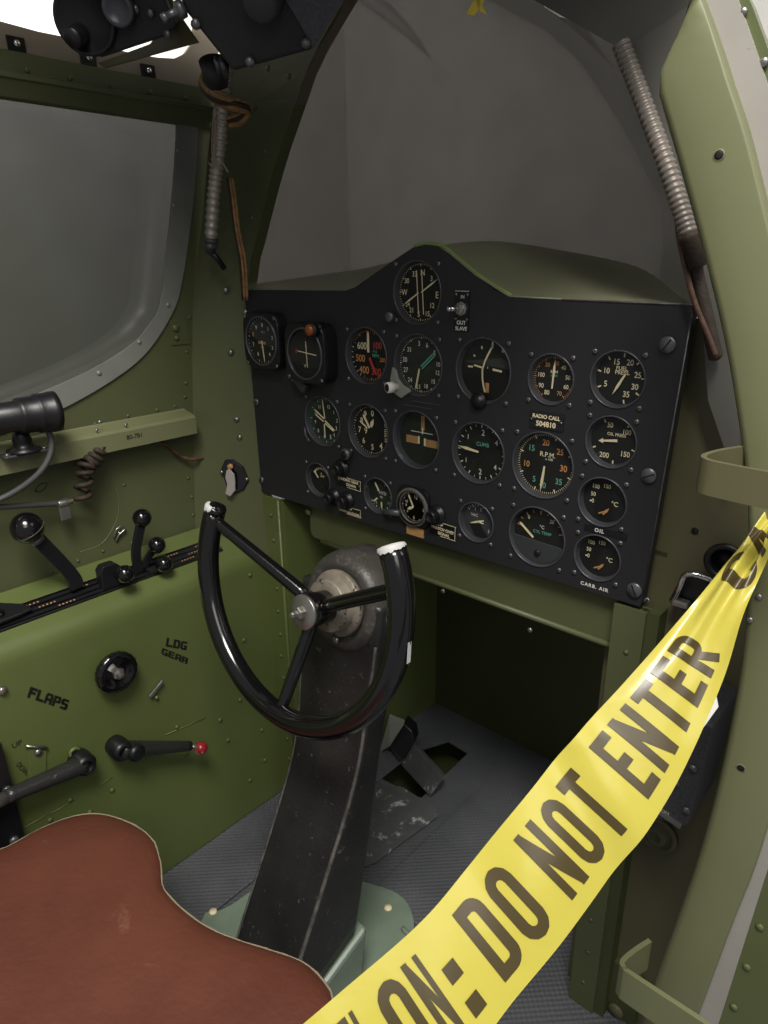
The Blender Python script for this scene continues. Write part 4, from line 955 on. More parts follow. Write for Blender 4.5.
mb = MB(); mb.lathe([(.010,0),(.009,.004),(.006,.005),(.005,.002),(0,.002)], onx(-.358,74,752), X, 'green2', 14); obj('cup', mb, t)
# marking bracket beside the flap handle
t = thing('pointer_plate', 'narrow green plate with a bright top strip between the words UP and DOWN', 'plate', onx(-.36,36,770))
mb = MB(); mb.prism([onx(-.3592, *p) for p in [(27,748),(46,750),(45,792),(38,803),(28,805)]], (.0015,0,0), 'green2'); obj('plate', mb, t)
mb = MB(); mb.tube([onx(-.356,26,746), onx(-.356,47,748)], .0022, 'steel', 8); obj('strip', mb, t)
mb = MB(); mb.lathe([(.006,0),(.005,.003),(0,.004)], onx(-.3575,38,752), X, 'steel', 12); obj('screw', mb, t)
# little clip on console
t = thing('retaining_clip', 'small bright metal clip on the console below LDG GEAR', 'clip', onx(-.36,157,690))
mb = MB(); a = onx(-.354,150,697); b = onx(-.354,163,681); d = (b-a).normalized(); mb.box((a+b)/2, ((b-a).length,.003,.006), 'steel', (d, X, d.cross(X))); obj('clip_bar', mb, t, bevel=.001)
mb = MB(); mb.lathe([(.004,0),(.003,.004),(0,.005)], onx(-.359,156,697), X, 'green2', 10); obj('screw', mb, t)
mb = MB(); mb.lathe([(.0065,0),(.006,.004),(.004,.006),(0,.006)], onx(-.36,2,690), X, 'steel', 12); tag(obj('console_screw', mb, loc=onx(-.36,2,690)), 'pale screw head at the left edge of the console face, left of FLAPS', 'screw')

# ================================================================== LEFT WALL FITTINGS
# cockpit lamp on the shelf
t = thing('cockpit_lamp', 'black cylindrical cockpit lamp on a swivel foot at the left end of the shelf', 'lamp', onx(-.415,24,452))
a = onx(-.405,-28,422); b = onx(-.398,57,411); d = (b - a).normalized(); L_ = (b - a).length
mb = MB(); mb.lathe([(.018,-.02),(.020,0),(.0205,L_*.50),(.0235,L_*.52),(.0245,L_*.56),(.0245,L_*.72),(.0265,L_*.74),(.027,L_*.76),(.027,L_*.90),(.028,L_*.91),(.028,L_*.99),(.026,L_),(.0245,L_),(.0235,L_*.985),(0,L_*.985)], a, d, 'black', 36); obj('barrel', mb, t)
mb = MB(); mb.lathe([(.0235,0),(.015,.002),(0,.003)], a + d*L_*.985, d, 'glass', 24); obj('lens', mb, t)
ft = onx(-.418,24,450); mb = MB(); mb.lathe([(.0225,0),(.0225,.004),(.014,.006),(.012,.014),(.013,.016),(.011,.024),(.008,.032)], ft + Z*-.002, Z, 'black', 24); obj('swivel_foot', mb, t)
mb = MB(); mb.box(ft + V((0,0,-.003)), (.03,.062,.003), 'bezel'); obj('foot_flange', mb, t, bevel=.001)
for dy in (-.025,.025):
    mb = MB(); mb.lathe([(.004,0),(.0035,.002),(0,.003)], ft + V((.006,dy,-.0015)), Z, 'steel', 10); obj('screw', mb, t)
cp = smoothpath([onx(-.404,44,424), onx(-.40,51,438), onx(-.398,50,455), onx(-.40,40,472), onx(-.41,22,487), onx(-.42,0,499), onx(-.425,-30,508)], 6)
mb = MB(); mb.tube(cp, .0042, 'cord', 10); obj('lamp_cord', mb, t)
# coiled cord with clip
t = thing('coiled_cord', 'dark coiled cord hanging below the shelf with a straight grey lead and tag', 'cord', onx(-.43,85,480))
p0, p1, p2 = onx(-.425,103,448), onx(-.425,86,468), onx(-.425,82,499); axis = smoothpath([p0, p1.lerp(p0,.35), p1, p2], 60); n = len(axis); hel = []
for i, p in enumerate(axis):
    tt = (axis[min(i+1,n-1)] - axis[max(i-1,0)]).normalized(); u = tt.cross(X).normalized(); w = tt.cross(u); a = 2*math.pi*8*i/(n-1); r_ = .0105 * min(1, .4 + 3*i/n)
    hel.append(p + u*r_*math.cos(a) + w*r_*math.sin(a))
mb = MB(); mb.tube(hel, .0040, 'brownd', 8); obj('coil', mb, t)
mb = MB(); mb.tube(smoothpath([onx(-.43,-30,508), onx(-.43,0,507), onx(-.43,30,505), onx(-.432,63,503), onx(-.43,72,501)], 6), .0043, 'cord', 10); obj('straight_lead', mb, t)
mb = MB(); mb.tube(smoothpath([onx(-.43,70,501), onx(-.428,76,499), onx(-.427,82,497)], 4), .0018, 'brown', 8); mb.tube(smoothpath([onx(-.425,102,449), onx(-.43,107,445), onx(-.44,112,441)], 4), .0035, 'brownd', 8); obj('frayed_end', mb, t)
mb = MB(); q = onx(-.426,63,503); mb.lathe([(.006,-.008),(.006,.008)], q, Y, 'steel', 14); mb.box(q + V((.002,0,-.015)), (.002,.016,.022), 'steel'); obj('cable_tag', mb, t, bevel=.001)
# red brown wire
t_ = MB(); t_.tube(smoothpath([onx(-.44,140,442), onx(-.445,165,444), onx(-.45,180,456), onx(-.446,192,459), onx(-.445,207,457), onx(-.442,215,452), onx(-.438,220,445)], 6), lambda u: .0028 + .001*math.sin(u*50), 'redwire', 8)
tag(obj('bare_wire', t_, loc=onx(-.44,165,448)), 'reddish brown wire sagging from under the right end of the shelf', 'wire')
# hook fastener
t = thing('hook_fastener', 'tiny bright wire hook on the green wall above the console levers', 'fastener', onx(WX,119,533))
mb = MB(); mb.tube(smoothpath([onx(WX+.003,114,538), onx(WX+.006,116,530), onx(WX+.006,122,526), onx(WX+.006,125,529), onx(WX+.005,119,535), onx(WX+.003,116,541)], 5), .0016, 'steel', 8); obj('hook', mb, t)
mb = MB(); mb.lathe([(.004,0),(.003,.003),(0,.004)], onx(WX,119,533), X, 'steel', 10); obj('post', mb, t)
for p, lb in (((41,487),'oval pencil-like mark scratched on the wall under the lamp cord'),):
    mb = MB(); q = [onx(WX+.0006, p[0]+dx, p[1]+dy) for dx, dy in ((-6,5),(-2,-2),(4,-4),(6,-2),(2,3),(-3,5),(-6,3))]; mb.tube(smoothpath(q, 5), .0006, 'stencil', 6); tag(obj('scratched_mark', mb, loc=q[0]), lb, 'mark')
mb = MB(); q = onx(-.4238,134,436); text(mb, '80-781', lambda u, v: V((-.4232, q.y + u, q.z + v)), 0, 0, .007, 'stencil'); o = obj('shelf_lettering', mb, sh); 
# key switch on the forward frame
nn = V((.55,-.83,0)).normalized()
q = onf(235,477); t = thing('key_switch', 'black triangular switch plate with a pale lever on the left frame beside the panel', 'switch', q)
mb = MB(); pp = [onf(*p) for p in [(222,468),(226,459),(234,459),(244,466),(250,480),(245,489),(234,494),(227,484)]]; mb.prism(pp, nn*.006, 'gloss'); obj('plate', mb, t, bevel=.002)
mb = MB(); pp = [onf(p[0], p[1], .010) for p in [(227,470),(230,468),(235,474),(236,482),(236,490),(231,496),(226,493),(228,484),(226,477)]]; mb.prism(pp, nn*.005, 'keypale'); obj('key', mb, t, bevel=.0015)
mb = MB(); mb.lathe([(.005,0),(.005,.006),(0,.007)], onf(231,466,.006), nn, 'tan', 14); obj('pivot', mb, t)
for p in ((222,472),(247,479)):
    mb = MB(); mb.lathe([(.0035,0),(.003,.003),(0,.0035)], onf(p[0], p[1], .006), nn, 'steel', 10); obj('screw', mb, t)
# flexible conduit and cable bundle on left pillar
t = thing('flexible_conduit', 'ribbed bright metal conduit running down the left windshield pillar', 'conduit', ony(-.045,211,245))
pth = smoothpath([ony(-.05,226,62), ony(-.05,225,85), ony(-.05,222,120), ony(-.05,218,160), ony(-.05,214,195), ony(-.05,211,240)], 30)
mb = MB(); nP = len(pth); mb.tube(pth, [(.0105 if i % 5 in (0, 1) else .0088) for i in range(nP)], 'conduit', 14); obj('hose', mb, t)
mb = MB(); e = pth[-1]; dn = (pth[-1] - pth[-8]).normalized(); mb.lathe([(.009,-.004),(.0115,-.002),(.0115,.002),(.009,.003),(.009,.006),(.0105,.007),(.0105,.011),(.0085,.012),(.0075,.02)], e, dn, 'bezel', 20); obj('end_fitting', mb, t)
mb = MB(); mb.tube(smoothpath([e + dn*.018, ony(-.045,217,258), ony(-.03,224,268)], 5), .0045, 'black', 10); obj('elbow_lead', mb, t)
mb = MB()
for dx in (0, .003, .0055): mb.tube(smoothpath([ony(-.06,214,106)+X*dx, ony(-.062,212,140)+X*dx*1.4, ony(-.062,213,160)+X*dx, ony(-.062,220,164+dx*300)], 5), .0009, 'string', 6)
mb.lathe([(.0085,-.002),(.0095,0),(.0085,.002)], ony(-.05,218,164), Z, 'string', 14); mb.tube(smoothpath([ony(-.062,209,163), ony(-.064,214,167), ony(-.064,222,163), ony(-.062,228,172)], 5), .0012, 'string', 6)
mb.tube(smoothpath([ony(-.062,214,118), ony(-.064,217,122), ony(-.062,224,124)], 5), .0009, 'string', 6)
obj('tie_string', mb, t, label='pale knotted string')
t = thing('cable_bundle', 'frayed brown cloth-covered cables looped over the conduit on the left pillar', 'cable', ony(-.04,235,200))
for k in range(6):
    o_ = V((.0048*math.cos(k*1.05), .004*math.sin(k*1.9), .0052*math.sin(k*1.05)))
    P_ath = smoothpath([ony(-.055,206,74)+o_*.6, ony(-.06,204,83)+o_, ony(-.066,210,94)+o_, ony(-.068,222,101)+o_*1.2, ony(-.064,236,105)+o_, ony(-.05,245,108)+o_, ony(-.042,247,113)+o_*.6, ony(-.04,240,119)+o_, ony(-.045,228,122)+o_], 6)
    mb = MB(); mb.tube(P_ath, .0034, 'brown' if k % 3 else 'brownd', 8); obj('strand', mb, t)
for k in range(4):
    o_ = V((.0024*k,.003*(k % 2),.0))
    mb = MB(); mb.tube(smoothpath([ony(-.04,224,122)+o_, ony(-.042,213,140)+o_*.5, ony(-.04,212,165)+o_*.5], 5), .0034, 'brownd', 8); obj('strand', mb, t)
    mb = MB(); mb.tube(smoothpath([ony(-.035,228,178)+o_, ony(-.035,231,200)+o_, ony(-.03,235,232)+o_, ony(-.022,240,262)+o_*1.2, ony(-.012,243,300)+o_], 6), .0022, 'brown' if k else 'brownd', 8); obj('strand', mb, t)
# conduit on the right post
t = thing('flexible_conduit', 'ribbed metal conduit slanting down the right windshield post', 'conduit', ony(-.01,690,240))
pth = smoothpath([ony(.0,621,44), ony(-.0,635,80), ony(-.005,650,120), ony(-.01,665,160), ony(-.012,678,200), ony(-.012,689,236)], 34); 
mb = MB(); mb.tube(pth, [(.0086 if i % 5 in (0, 1, 2) else .0074) for i in range(len(pth))], 'hose', 14); obj('hose', mb, t)
e = pth[-1]; dn = (pth[-1] - pth[-8]).normalized(); mb = MB(); mb.lathe([(.010,-.002),(.010,.004),(.008,.006),(.008,.03)], e, dn, 'brownd', 16); obj('end_fitting', mb, t)
mb = MB(); mb.tube(smoothpath([ony(-.005,678,208), ony(-.01,678,232), ony(-.01,684,262), ony(-.01,694,300), ony(-.01,708,335), ony(-.01,716,356)], 6), .0026, 'redwire', 8); obj('side_wire', mb, t)
mb = MB(); mb.tube(smoothpath([e + dn*.02, ony(.0,697,275), ony(.0,706,315), ony(.0,714,350), ony(.002,717,360)], 6), [.0075]*24 + [.004], 'brownd', 12) if False else mb.tube(smoothpath([e + dn*.02, ony(.0,697,275), ony(.0,706,315), ony(.0,714,350), ony(.002,717,360)], 6), lambda u: .0066 if u < .9 else .0066 - .004*(u-.9)/.1, 'brownd', 12); obj('dark_sleeve', mb, t)

# ================================================================== OVERHEAD BOXES
BN = V((.58,-.74,-.34)).normalized()
def onb(P0, px, py, off=0.): r_ = ray(px, py); return CAM + r_ * ((P0 + BN*off - CAM).dot(BN) / r_.dot(BN))
BY = -.22; PB = ony(BY,250,20)
t = thing('control_box', 'black crackle-finish control box overhead, the right-hand and larger of two', 'control box', PB)
f = [onb(PB, *p) for p in [(163,-40),(186,12),(233,71),(310,50),(345,-2),(372,-42)]]
mb = MB(); mb.prism(f, V((-.065,.075,.035)), 'boxblack'); obj('housing', mb, t, bevel=.003)
# pale side cheek facing right
mb = MB(); f2 = [onb(PB, p[0], p[1], .001) for p in [(300,-40),(285,-2),(304,30),(313,49),(346,-2),(372,-42)]]; mb.prism(f2, BN*.002, 'speck'); obj('side_cheek', mb, t)
mb = MB(); c0 = onb(PB, 266,-6); mb.lathe([(.018,0),(.0175,.014),(.016,.022),(.012,.024),(0,.024)], c0, BN + V((-.25,0,-.35)), 'dialgrey', 24); obj('selector_knob', mb, t)
mb = MB(); c0 = onb(PB, 183,8); mb.lathe([(.008,0),(.008,.006),(.006,.007),(.004,.008),(.0035,.018),(.0045,.019),(.0042,.023),(0,.024)], c0, BN + V((-.9,0,-.1)), 'screw', 16); obj('jack_plug', mb, t)
for p in [(306,43),(250,62),(196,24)]:
    mb = MB(); mb.lathe([(.005,0),(.0045,.003),(0,.004)], onb(PB, p[0], p[1], .003), BN, 'screw', 12); obj('screw', mb, t)
mb = MB(); mb.tube([ony(BY+.01,214,62), ony(BY+.02,217,84)], [.016,.012], 'boxblack', 16); obj('cable_gland', mb, t)
for k in range(2):
    mb = MB(); mb.tube(smoothpath([ony(BY-.002,216+5*k,58), ony(BY+.0,219+5*k,70), ony(BY+.06,222+4*k,85)], 5), .003, 'bezel', 8); obj('lead', mb, t)
mb = MB(); a_ = PB + V((-.06,.06,.03)); mb.box((a_.x, a_.y, (a_.z + 1.468)/2), (.05,.008,1.468 - a_.z), 'olive'); obj('hanger', mb, t)
B2 = -.26; PA = ony(B2,110,20)
t = thing('dial_box', 'black overhead box at top left with a round selector disc and knob', 'control box', PA)
f = [onb(PA, *p) for p in [(40,-45),(62,10),(74,42),(101,58),(164,37),(178,26),(160,-12),(150,-45)]]
mb = MB(); mb.prism(f, V((-.05,.035,.02)), 'boxblack'); obj('housing', mb, t, bevel=.003)
mb = MB(); mb.lathe([(.033,0),(.033,.005),(.031,.007),(.029,.007),(.028,.005),(0,.005)], onb(PA, 86,20), BN, 'black', 40); obj('selector_disc', mb, t)
mb = MB(); mb.lathe([(.0105,0),(.010,.014),(.009,.017),(0,.018)], onb(PA,80,34,.005), BN + V((-.2,0,-.1)), 'black', 20); obj('selector_knob', mb, t)
mb = MB(); mb.lathe([(.017,0),(.017,.010),(.0155,.012),(.012,.012),(.011,.01),(0,.01)], onb(PA, 121,8), BN, 'bezel', 24); obj('indicator_lamp', mb, t)
for p in [(168,34),(151,13),(136,9)]:
    mb = MB(); mb.lathe([(.0045,0),(.004,.003),(0,.004)], onb(PA, p[0], p[1], .001), BN, 'screw', 12); obj('screw', mb, t)
mb = MB(); a_ = PA + V((-.05,.035,.03)); mb.box((a_.x, a_.y, (a_.z + 1.468)/2), (.04,.008,1.468 - a_.z), 'olive'); obj('hanger', mb, t)
t = thing('mounting_bracket', 'bent olive sheet bracket under the top left overhead box', 'bracket', ony(B2+.06,140,55))
mb = MB(); f = [ony(B2+.075, *p) for p in [(98,63),(104,68),(197,42),(182,20),(160,-20),(130,-20),(160,30),(150,44)]]; mb.prism(f, (0,.003,0), 'olive'); obj('sheet', mb, t)
mb = MB(); mb.tube([ony(B2+.07,160,-20), ony(B2+.07,178,22)], .003, 'olive', 8); obj('rolled_edge', mb, t)
# yellow ribbon tip at top centre
mb = MB()
for f in ([(480,-24),(489,-22),(481,6),(473,15),(466,14),(474,0)], [(474,-20),(483,-22),(480,2),(486,14),(481,12),(476,4)]):
    f = [ond(.62, *p) for p in f]; mb.prism(f, (0,.0015,0), 'yellowcloth')
a_ = ond(.62,478,-20); mb.box((a_.x, a_.y, (a_.z + 1.476)/2), (.008,.0015,1.476 - a_.z), 'yellowcloth')
tag(obj('yellow_ribbon', mb, loc=f[0]), 'loose end of yellow ribbon hanging in at the top of the windshield', 'ribbon')

# ================================================================== RUDDER PEDAL, FLOOR PLATE
t = thing('rudder_pedal', 'dark metal rudder pedal rising out of the floor slot right of the column', 'pedal', (-.14,.23,.0))
ped = [ony(.22, *p) for p in [(386,742),(397,720),(411,731),(420,745),(459,787),(444,812),(398,775)]]
a0 = V((-.14,.30,-.06)); 
def qd(px, z): return onz(z, *px)
A1, A2, A3, A4 = ony(.26,411,744), ony(.26,424,740), ony(.20,458,790), ony(.20,440,815)
mb = MB(); mb.prism([ony(.24,398,762), ony(.26,413,744), ony(.20,444,778), ony(.18,430,797)], V((-.010,.02,-.010)), 'worn'); obj('arm', mb, t, bevel=.002)
mb = MB(); mb.prism([ony(.225,389,746), ony(.25,403,723), ony(.255,412,731), ony(.25,414,742), ony(.23,404,759), ony(.22,399,763)], V((-.01,.03,.0)), 'black'); obj('tread', mb, t, bevel=.002)
mb = MB(); mb.prism([ony(.22,380,752), ony(.24,389,718), ony(.24,404,724), ony(.22,390,746)], V((-.008,.012,.0)), 'alu'); obj('side_plate', mb, t)
mb = MB(); f = [onz(.0075, *p) for p in [(382,788),(400,786),(434,806),(438,816),(376,862),(360,868),(350,800)]]; mb.prism(f, (0,0,-.0015), 'worn'); tag(obj('floor_plate', mb, loc=f[0]), 'worn dark metal floor plate flecked with bare patches beside the column', 'plate')

# ================================================================== RIGHT SIDE FITTINGS
def strap(name, label, plan, z0, z1, th, m='jamb'):
    t = thing(name, label, 'bracket', plan[0].copy()); P = smoothpath(plan, 8); mb = MB(); rows = []
    for i, p in enumerate(P):
        d = (P[min(i+1,len(P)-1)] - P[max(i-1,0)]); d.z = 0; d.normalize(); n = V((-d.y, d.x, 0))*th/2
        za, zb = z0, z1
        rows.append([V((p.x, p.y, za)) + n, V((p.x, p.y, zb)) + n, V((p.x, p.y, zb)) - n, V((p.x, p.y, za)) - n])
    mb.loft(rows, m, False, True, True); obj('bent_strip', mb, t); return t
c = ony(-.20,701,458); zt = c.z; zb = ony(-.20,697,492).z
strap('door_strap','upper bent olive strap standing off the right door jamb above the tape',[V((c.x+.018,-.135,0)), V((c.x+.004,-.165,0)), V((c.x-.001,-.188,0)), V((c.x+.004,-.199,0)), V((c.x+.018,-.203,0)), V((c.x+.06,-.206,0)), V((c.x+.16,-.206,0))], zb, zt, .004,'olive')
c = ony(-.185,622,962); zt = c.z; zb = ony(-.185,629,998).z
strap('door_strap','lower bent green strap with a pale edge at the foot of the right jamb',[V((c.x+.012,-.142,0)), V((c.x+.004,-.165,0)), V((c.x,-.183,0)), V((c.x+.004,-.1885,0)), V((c.x+.014,-.19,0)), V((c.x+.08,-.19,0)), V((c.x+.16,-.19,0))], zb, zt, .005,'jamb')
# radio box behind the tape
t = thing('junction_box', 'dark grey metal box with screws, half hidden behind the tape on the right', 'box', ony(-.06,690,790))
f = [ony(-.06, *p) for p in [(713,728),(686,828),(640,815),(630,760),(668,700)]]
mb = MB(); mb.prism(f, (0,.088,0), 'speck'); obj('housing', mb, t, bevel=.003)
for p in [(693,768),(686,810),(676,783)]:
    mb = MB(); mb.lathe([(.0045,0),(.004,.002),(0,.003)], ony(-.0605, *p), (0,-1,0), 'screw', 12); obj('screw', mb, t)
mb = MB(); mb.box(ony(-.061,668,818), (.03,.002,.006), 'steel', (V((.97,0,-.2)), Y, V((.2,0,.97)))); text(mb, 'ON', lambda u, v: ony(-.062,665,812) + V((u,0,v)), 0, 0, .004, 'pale'); obj('label_strip', mb, t)
q = ony(.028,657,833); t = thing('round_socket', 'round green socket on the right bulkhead just under the junction box', 'socket', q)
mb = MB(); mb.lathe([(.026,0),(.026,.004),(.021,.006),(.020,.003),(.014,.003),(.013,.009),(.007,.010),(.006,.006),(0,.006)], q, (0,-1,0), 'olive', 32); obj('socket_body', mb, t)
# black recess with chrome handle
q = ony(.02,692,590); t = thing('latch_handle', 'black recessed latch with a chrome bail on the right bulkhead', 'handle', q)
f = [ony(.026, *p) for p in [(683,574),(708,580),(716,600),(690,612),(674,602)]]
mb = MB(); mb.prism(f, (0,-.006,0), 'black'); obj('recess', mb, t)
mb = MB(); mb.tube(smoothpath([ony(.01,672,601), ony(.005,679,588), ony(.005,684,577), ony(.005,692,574), ony(.01,712,580)], 6), .0035, 'chrome', 10); obj('bail', mb, t)
mb = MB(); mb.box(ony(.012,681,603), (.018,.012,.008), 'steel'); obj('hinge_block', mb, t, bevel=.002)
q = ony(.020,726,560); t = thing('rubber_grommet', 'black rubber ring on the right bulkhead mostly behind the tape', 'grommet', q)
mb = MB(); mb.lathe([(.015,0),(.020,.003),(.021,.007),(.019,.010),(.016,.010),(.014,.007),(.013,.0)], q, V((.1,-1,0)), 'black', 40, cap=False); obj('ring', mb, t)
mb = MB(); mb.lathe([(.014,0),(0,.001)], q, V((.1,-1,0)), 'dial', 32); obj('bung', mb, t)

# ================================================================== CAUTION TAPE
PR = [((795,470),(815,500),.54),((764,514),(779,535),.53),((745,541),(768,557),.525),((722,568),(757,584),.52),((692,604),(741,622),.515),((660,642),(723,680),.51),((619,688),(694,748),.503),((576,735),(661,809),.495),((537,782),(623,862),.488),((499,828),(583,914),.48),((470,865),(551,955),.472),((440,901),(517,998),.463),((412,930),(487,1036),.455),((384,956),(457,1066),.447),((333,998),(402,1125),.438),((285,1038),(350,1172),.43)]
A_px = [q[0] for q in PR]; B_px = [q[1] for q in PR]; dep = [q[2] for q in PR]
nrow = len(A_px)
Ap = smoothpath([ond(d_ + .012, *p) for p, d_ in zip(A_px, dep)], 8); Bp = smoothpath([ond(d_ - .006, *p) for p, d_ in zip(B_px, dep)], 8)
def tape_pt(s, v, off=0.):
    """s = station index (float, in units of the outline pairs), v = 0 lower edge .. 1 upper edge"""
    i = max(0, min(len(Ap) - 1.001, s * 8)); k = int(i); f_ = i - k
    a_, b_ = Ap[k].lerp(Ap[k+1], f_), Bp[k].lerp(Bp[k+1], f_)
    p = b_.lerp(a_, v); da = (Ap[k+1] - Ap[k] + Bp[k+1] - Bp[k]); n = da.cross(a_ - b_).normalized()
    if n.dot(CAM - p) < 0: n = -n
    g_ = max(0., min(1., (6.2 - s) / 4.5))                     # gathered end folds, smooth end curls gently
    fold = g_ * (.0045*math.sin(v*9.5 + s*.35) + .003*math.sin(v*17 - s*.8)) + .0045*math.sin(v*3.1)*(.6 + .4*math.sin(s*.9)) + .0016*math.sin(s*2.1 + v*2.5)
    # creases across the tape where it buckles
    fold += .0030*math.exp(-((s - 7.3 + (v-.5)*.5)/.35)**2) - .0022*math.exp(-((s - 7.95 + (v-.4)*.7)/.35)**2) + .0012*math.exp(-((s - 6.6 - (v-.5)*.9)/.25)**2)*v
    return p + n*(fold + off)
tape = thing('caution_tape', 'yellow plastic barrier tape printed DO NOT ENTER strung across the foreground', 'tape', tape_pt(8,.5))
mb = MB(); rows = [[tape_pt(i*.0625, j/28) for j in range(29)] for i in range(0, (nrow-1)*16)]
mb.loft(rows, 'tape', True); obj('tape_strip', mb, tape)
mb = MB(); mb.add([tape_pt(5.25,0), tape_pt(5.35,-.07), tape_pt(5.7,0)], [(0,1,2)], 'white'); obj('torn_nick', mb, tape, label='torn white nick at the lower edge')
# lettering: each glyph strip is mapped along the tape (text runs from high s to low s)
TW = {'I': .17, 'C': .46, 'A': .50, 'U': .46, 'T': .44, 'O': .46, 'N': .50, 'D': .46, 'E': .40, 'R': .47}
def tape_strokes(ch, q=.155):
    """centre lines of a condensed block capital in a box of height 1"""
    w = TW[ch]; h = q/2
    def arc(cx, cy, r, a0, a1, n=6): return [(cx + r*math.cos(R(a0 + (a1-a0)*k/n)), cy + r*math.sin(R(a0 + (a1-a0)*k/n))) for k in range(n+1)]
    r = w/2 - h; L = h; Rr = w - h
    if ch == 'I': return [[(w/2,0),(w/2,1)]]
    if ch == 'T': return [[(0,1-h),(w,1-h)], [(w/2,0),(w/2,1-q*.5)]]
    if ch == 'E': return [[(L,0),(L,1)], [(L,h),(w,h)], [(L,1-h),(w,1-h)], [(L,.52),(w*.88,.52)]]
    if ch == 'N': return [[(L,0),(L,1)], [(Rr,0),(Rr,1)], [(L*1.1,1-h*.9),(w-L*1.1,h*.9)]]
    if ch == 'A': return [[(h*.8,0),(w/2,1-h*.3)], [(w-h*.8,0),(w/2,1-h*.3)], [(w*.24,.28),(w*.76,.28)]]
    if ch == 'O': return [arc(w/2,h+r,r,180,360) + arc(w/2,1-h-r,r,0,180) + [(L,h+r)]]
    if ch == 'U': return [[(L,1)] + arc(w/2,h+r,r,180,360) + [(Rr,1)]]
    if ch == 'C': return [arc(w/2,1-h-r,r,0,180)[::1] + arc(w/2,h+r,r,180,360), [(Rr,1-h-r),(Rr,.66)], [(Rr,h+r),(Rr,.34)]]
    if ch == 'D': return [[(L,0),(L,1)], [(L,1-h),(w*.5,1-h)] + arc(w-h-r*.9,1-h-r*.9,r*.9,90,0) + arc(w-h-r*.9,h+r*.9,r*.9,0,-90) + [(L,h)]]
    if ch == 'R': return [[(L,0),(L,1)], [(L,1-h),(w*.5,1-h)] + arc(w-h-r*.8,1-h-r*.8,r*.8,90,0) + arc(w-h-r*.8,.46+r*.8,r*.8,0,-90) + [(L,.46)], [(w*.50,.46),(w-h*.9,0)]]
def tape_text(body, s0, s1, v0, v1, q=.155, gap=.13):
    tot = sum(TW[c] for c in body) + gap*(len(body)-1); mb = MB(); ox = 0.
    def P_(x, y): return tape_pt(s0 + (s1 - s0)*x/tot, v0 + (v1 - v0)*y, .0009)
    for ch in body:
        for line in tape_strokes(ch, q):
            pts = [line[0]]
            for a, b in zip(line, line[1:]):          # fine steps so that letters bend with the tape
                d_ = math.hypot(b[0]-a[0], b[1]-a[1]); n = max(1, int(d_/.035))
                pts += [(a[0] + (b[0]-a[0])*k/n, a[1] + (b[1]-a[1])*k/n) for k in range(1, n+1)]
            closed = math.hypot(pts[0][0]-pts[-1][0], pts[0][1]-pts[-1][1]) < 1e-4; rows = []
            for i, p in enumerate(pts):
                if closed: a, b = pts[i-1 if i else -2], pts[i+1 if i < len(pts)-1 else 1]
                else: a, b = pts[max(i-1,0)], pts[min(i+1,len(pts)-1)]
                tx, ty = b[0]-a[0], b[1]-a[1]; l = math.hypot(tx, ty); nx, ny = -ty/l, tx/l
                rows.append([P_(ox + p[0] + nx*q*k, p[1] + ny*q*k) for k in (-.5,-.25,0,.25,.5)])
            mb.loft(rows, 'tapeink', True)
        ox += TW[ch] + gap
    obj('printed_word', mb, tape)
def tape_s(px, py):
    """station of the tape whose middle lies nearest a point of the photo"""
    mid = [((a_[0]+b_[0])/2, (a_[1]+b_[1])/2) for a_, b_ in zip(A_px, B_px)]; best = None
    for i in range(len(mid) - 1):
        ux, uy = mid[i+1][0]-mid[i][0], mid[i+1][1]-mid[i][1]; t_ = max(0, min(1, ((px-mid[i][0])*ux + (py-mid[i][1])*uy) / (ux*ux+uy*uy)))
        d_ = math.hypot(mid[i][0]+ux*t_-px, mid[i][1]+uy*t_-py)
        if best is None or d_ < best[0]: best = (d_, i + t_)
    return best[1]
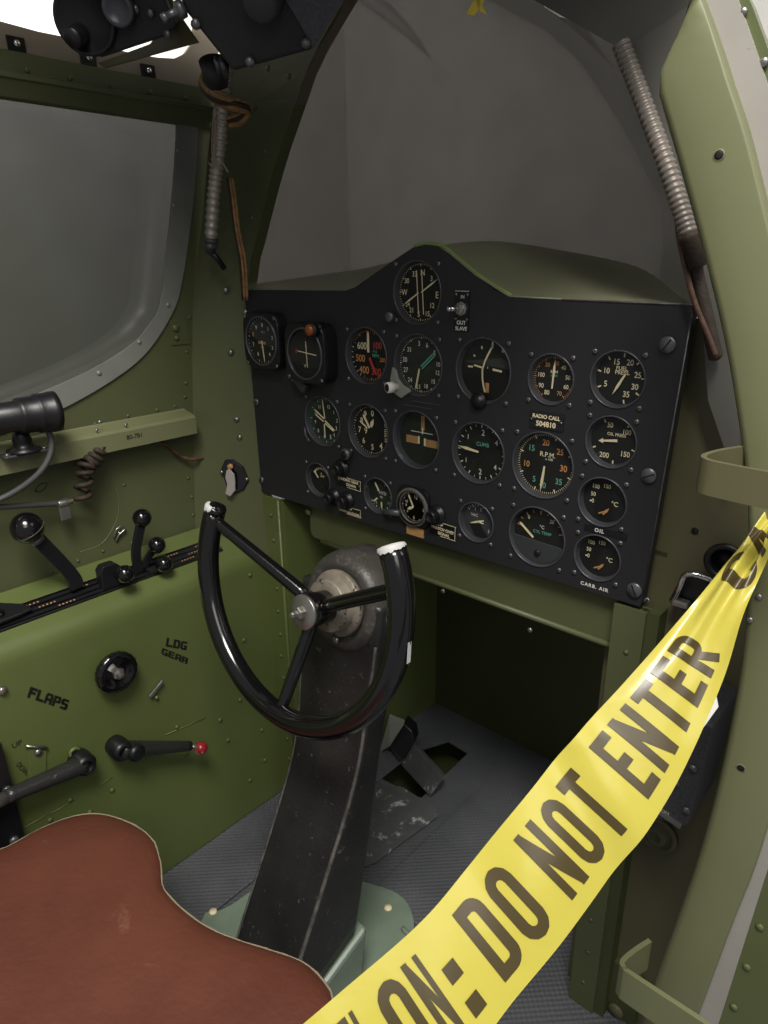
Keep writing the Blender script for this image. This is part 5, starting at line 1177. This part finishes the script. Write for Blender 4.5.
TT = [('CAUTI', (300,1130), (372,1048)), ('ON', (388,1030), (441,992)), ('DO', (480,950), (534,895)), ('NOT', (543,870), (602,795)), ('ENTER', (615,771), (701,645)), ('CA', (734,590), (768,528))]
for body, p0, p1 in TT:
    tape_text(body, tape_s(*p0), tape_s(*p1), *((.08, .9) if body == 'CA' else (.15, .85)))
mb = MB(); sa, sb = tape_s(464,994), tape_s(476,981)
for v0_, v1_ in ((.16,.31),(.47,.62)):
    mb.loft([[tape_pt(sa + (sb - sa)*i_/4, v0_ + (v1_ - v0_)*j_/4, .0009) for j_ in range(5)] for i_ in range(5)], 'tapeink', True)
obj('printed_word', mb, tape)

# ================================================================== LIGHT
def area(name, loc, target, size, power, col=(1,.96,.9), sy=None):
    l = bpy.data.lights.new(name, 'AREA'); l.energy = power; l.color = col; l.shape = 'RECTANGLE'; l.size = size; l.size_y = sy or size
    o = bpy.data.objects.new(name, l); COL.objects.link(o); o.location = loc
    o.rotation_euler = (V(target) - V(loc)).to_track_quat('-Z', 'Y').to_euler(); return o
area('hall_lamp_key', (.85,-1.2,2.9), (-.15,-.3,.6), .8, 62)
area('added_jamb_light', (.72,-.78,2.05), (.35,-.1,1.0), .35, 4.2)  # added light that brightens the upper jamb, no known fixture
area('hall_lamp_side', (2.4,-1.9,2.8), (-.1,-.1,.8), 1.4, 20)
area('windshield_fill', (2.4,1.2,2.9), (.2,0,1.0), 1.4, 14)  # fill light added at the front right for the windshield's outside
area('side_wall_fill', (-3.4,1.0,4.2), (-4.9,1.6,2.6), 1.0, 260, (1,1,1))  # added light that whitens the side hall wall
area('back_wall_fill', (1.0,3.4,4.4), (.0,5,3), 1.5, 90, (1,1,1))  # added light that brightens the hall wall ahead
w = bpy.data.worlds.new('world'); S.world = w; w.use_nodes = True
w.node_tree.nodes['Background'].inputs[0].default_value = (.95,.95,1,1); w.node_tree.nodes['Background'].inputs[1].default_value = .22
vs_ = S.view_settings; S.display_settings.display_device = 'sRGB'
vs_.view_transform = 'Standard'; vs_.look = 'None'; vs_.gamma = 1; vs_.exposure = 0; vs_.use_curve_mapping = False
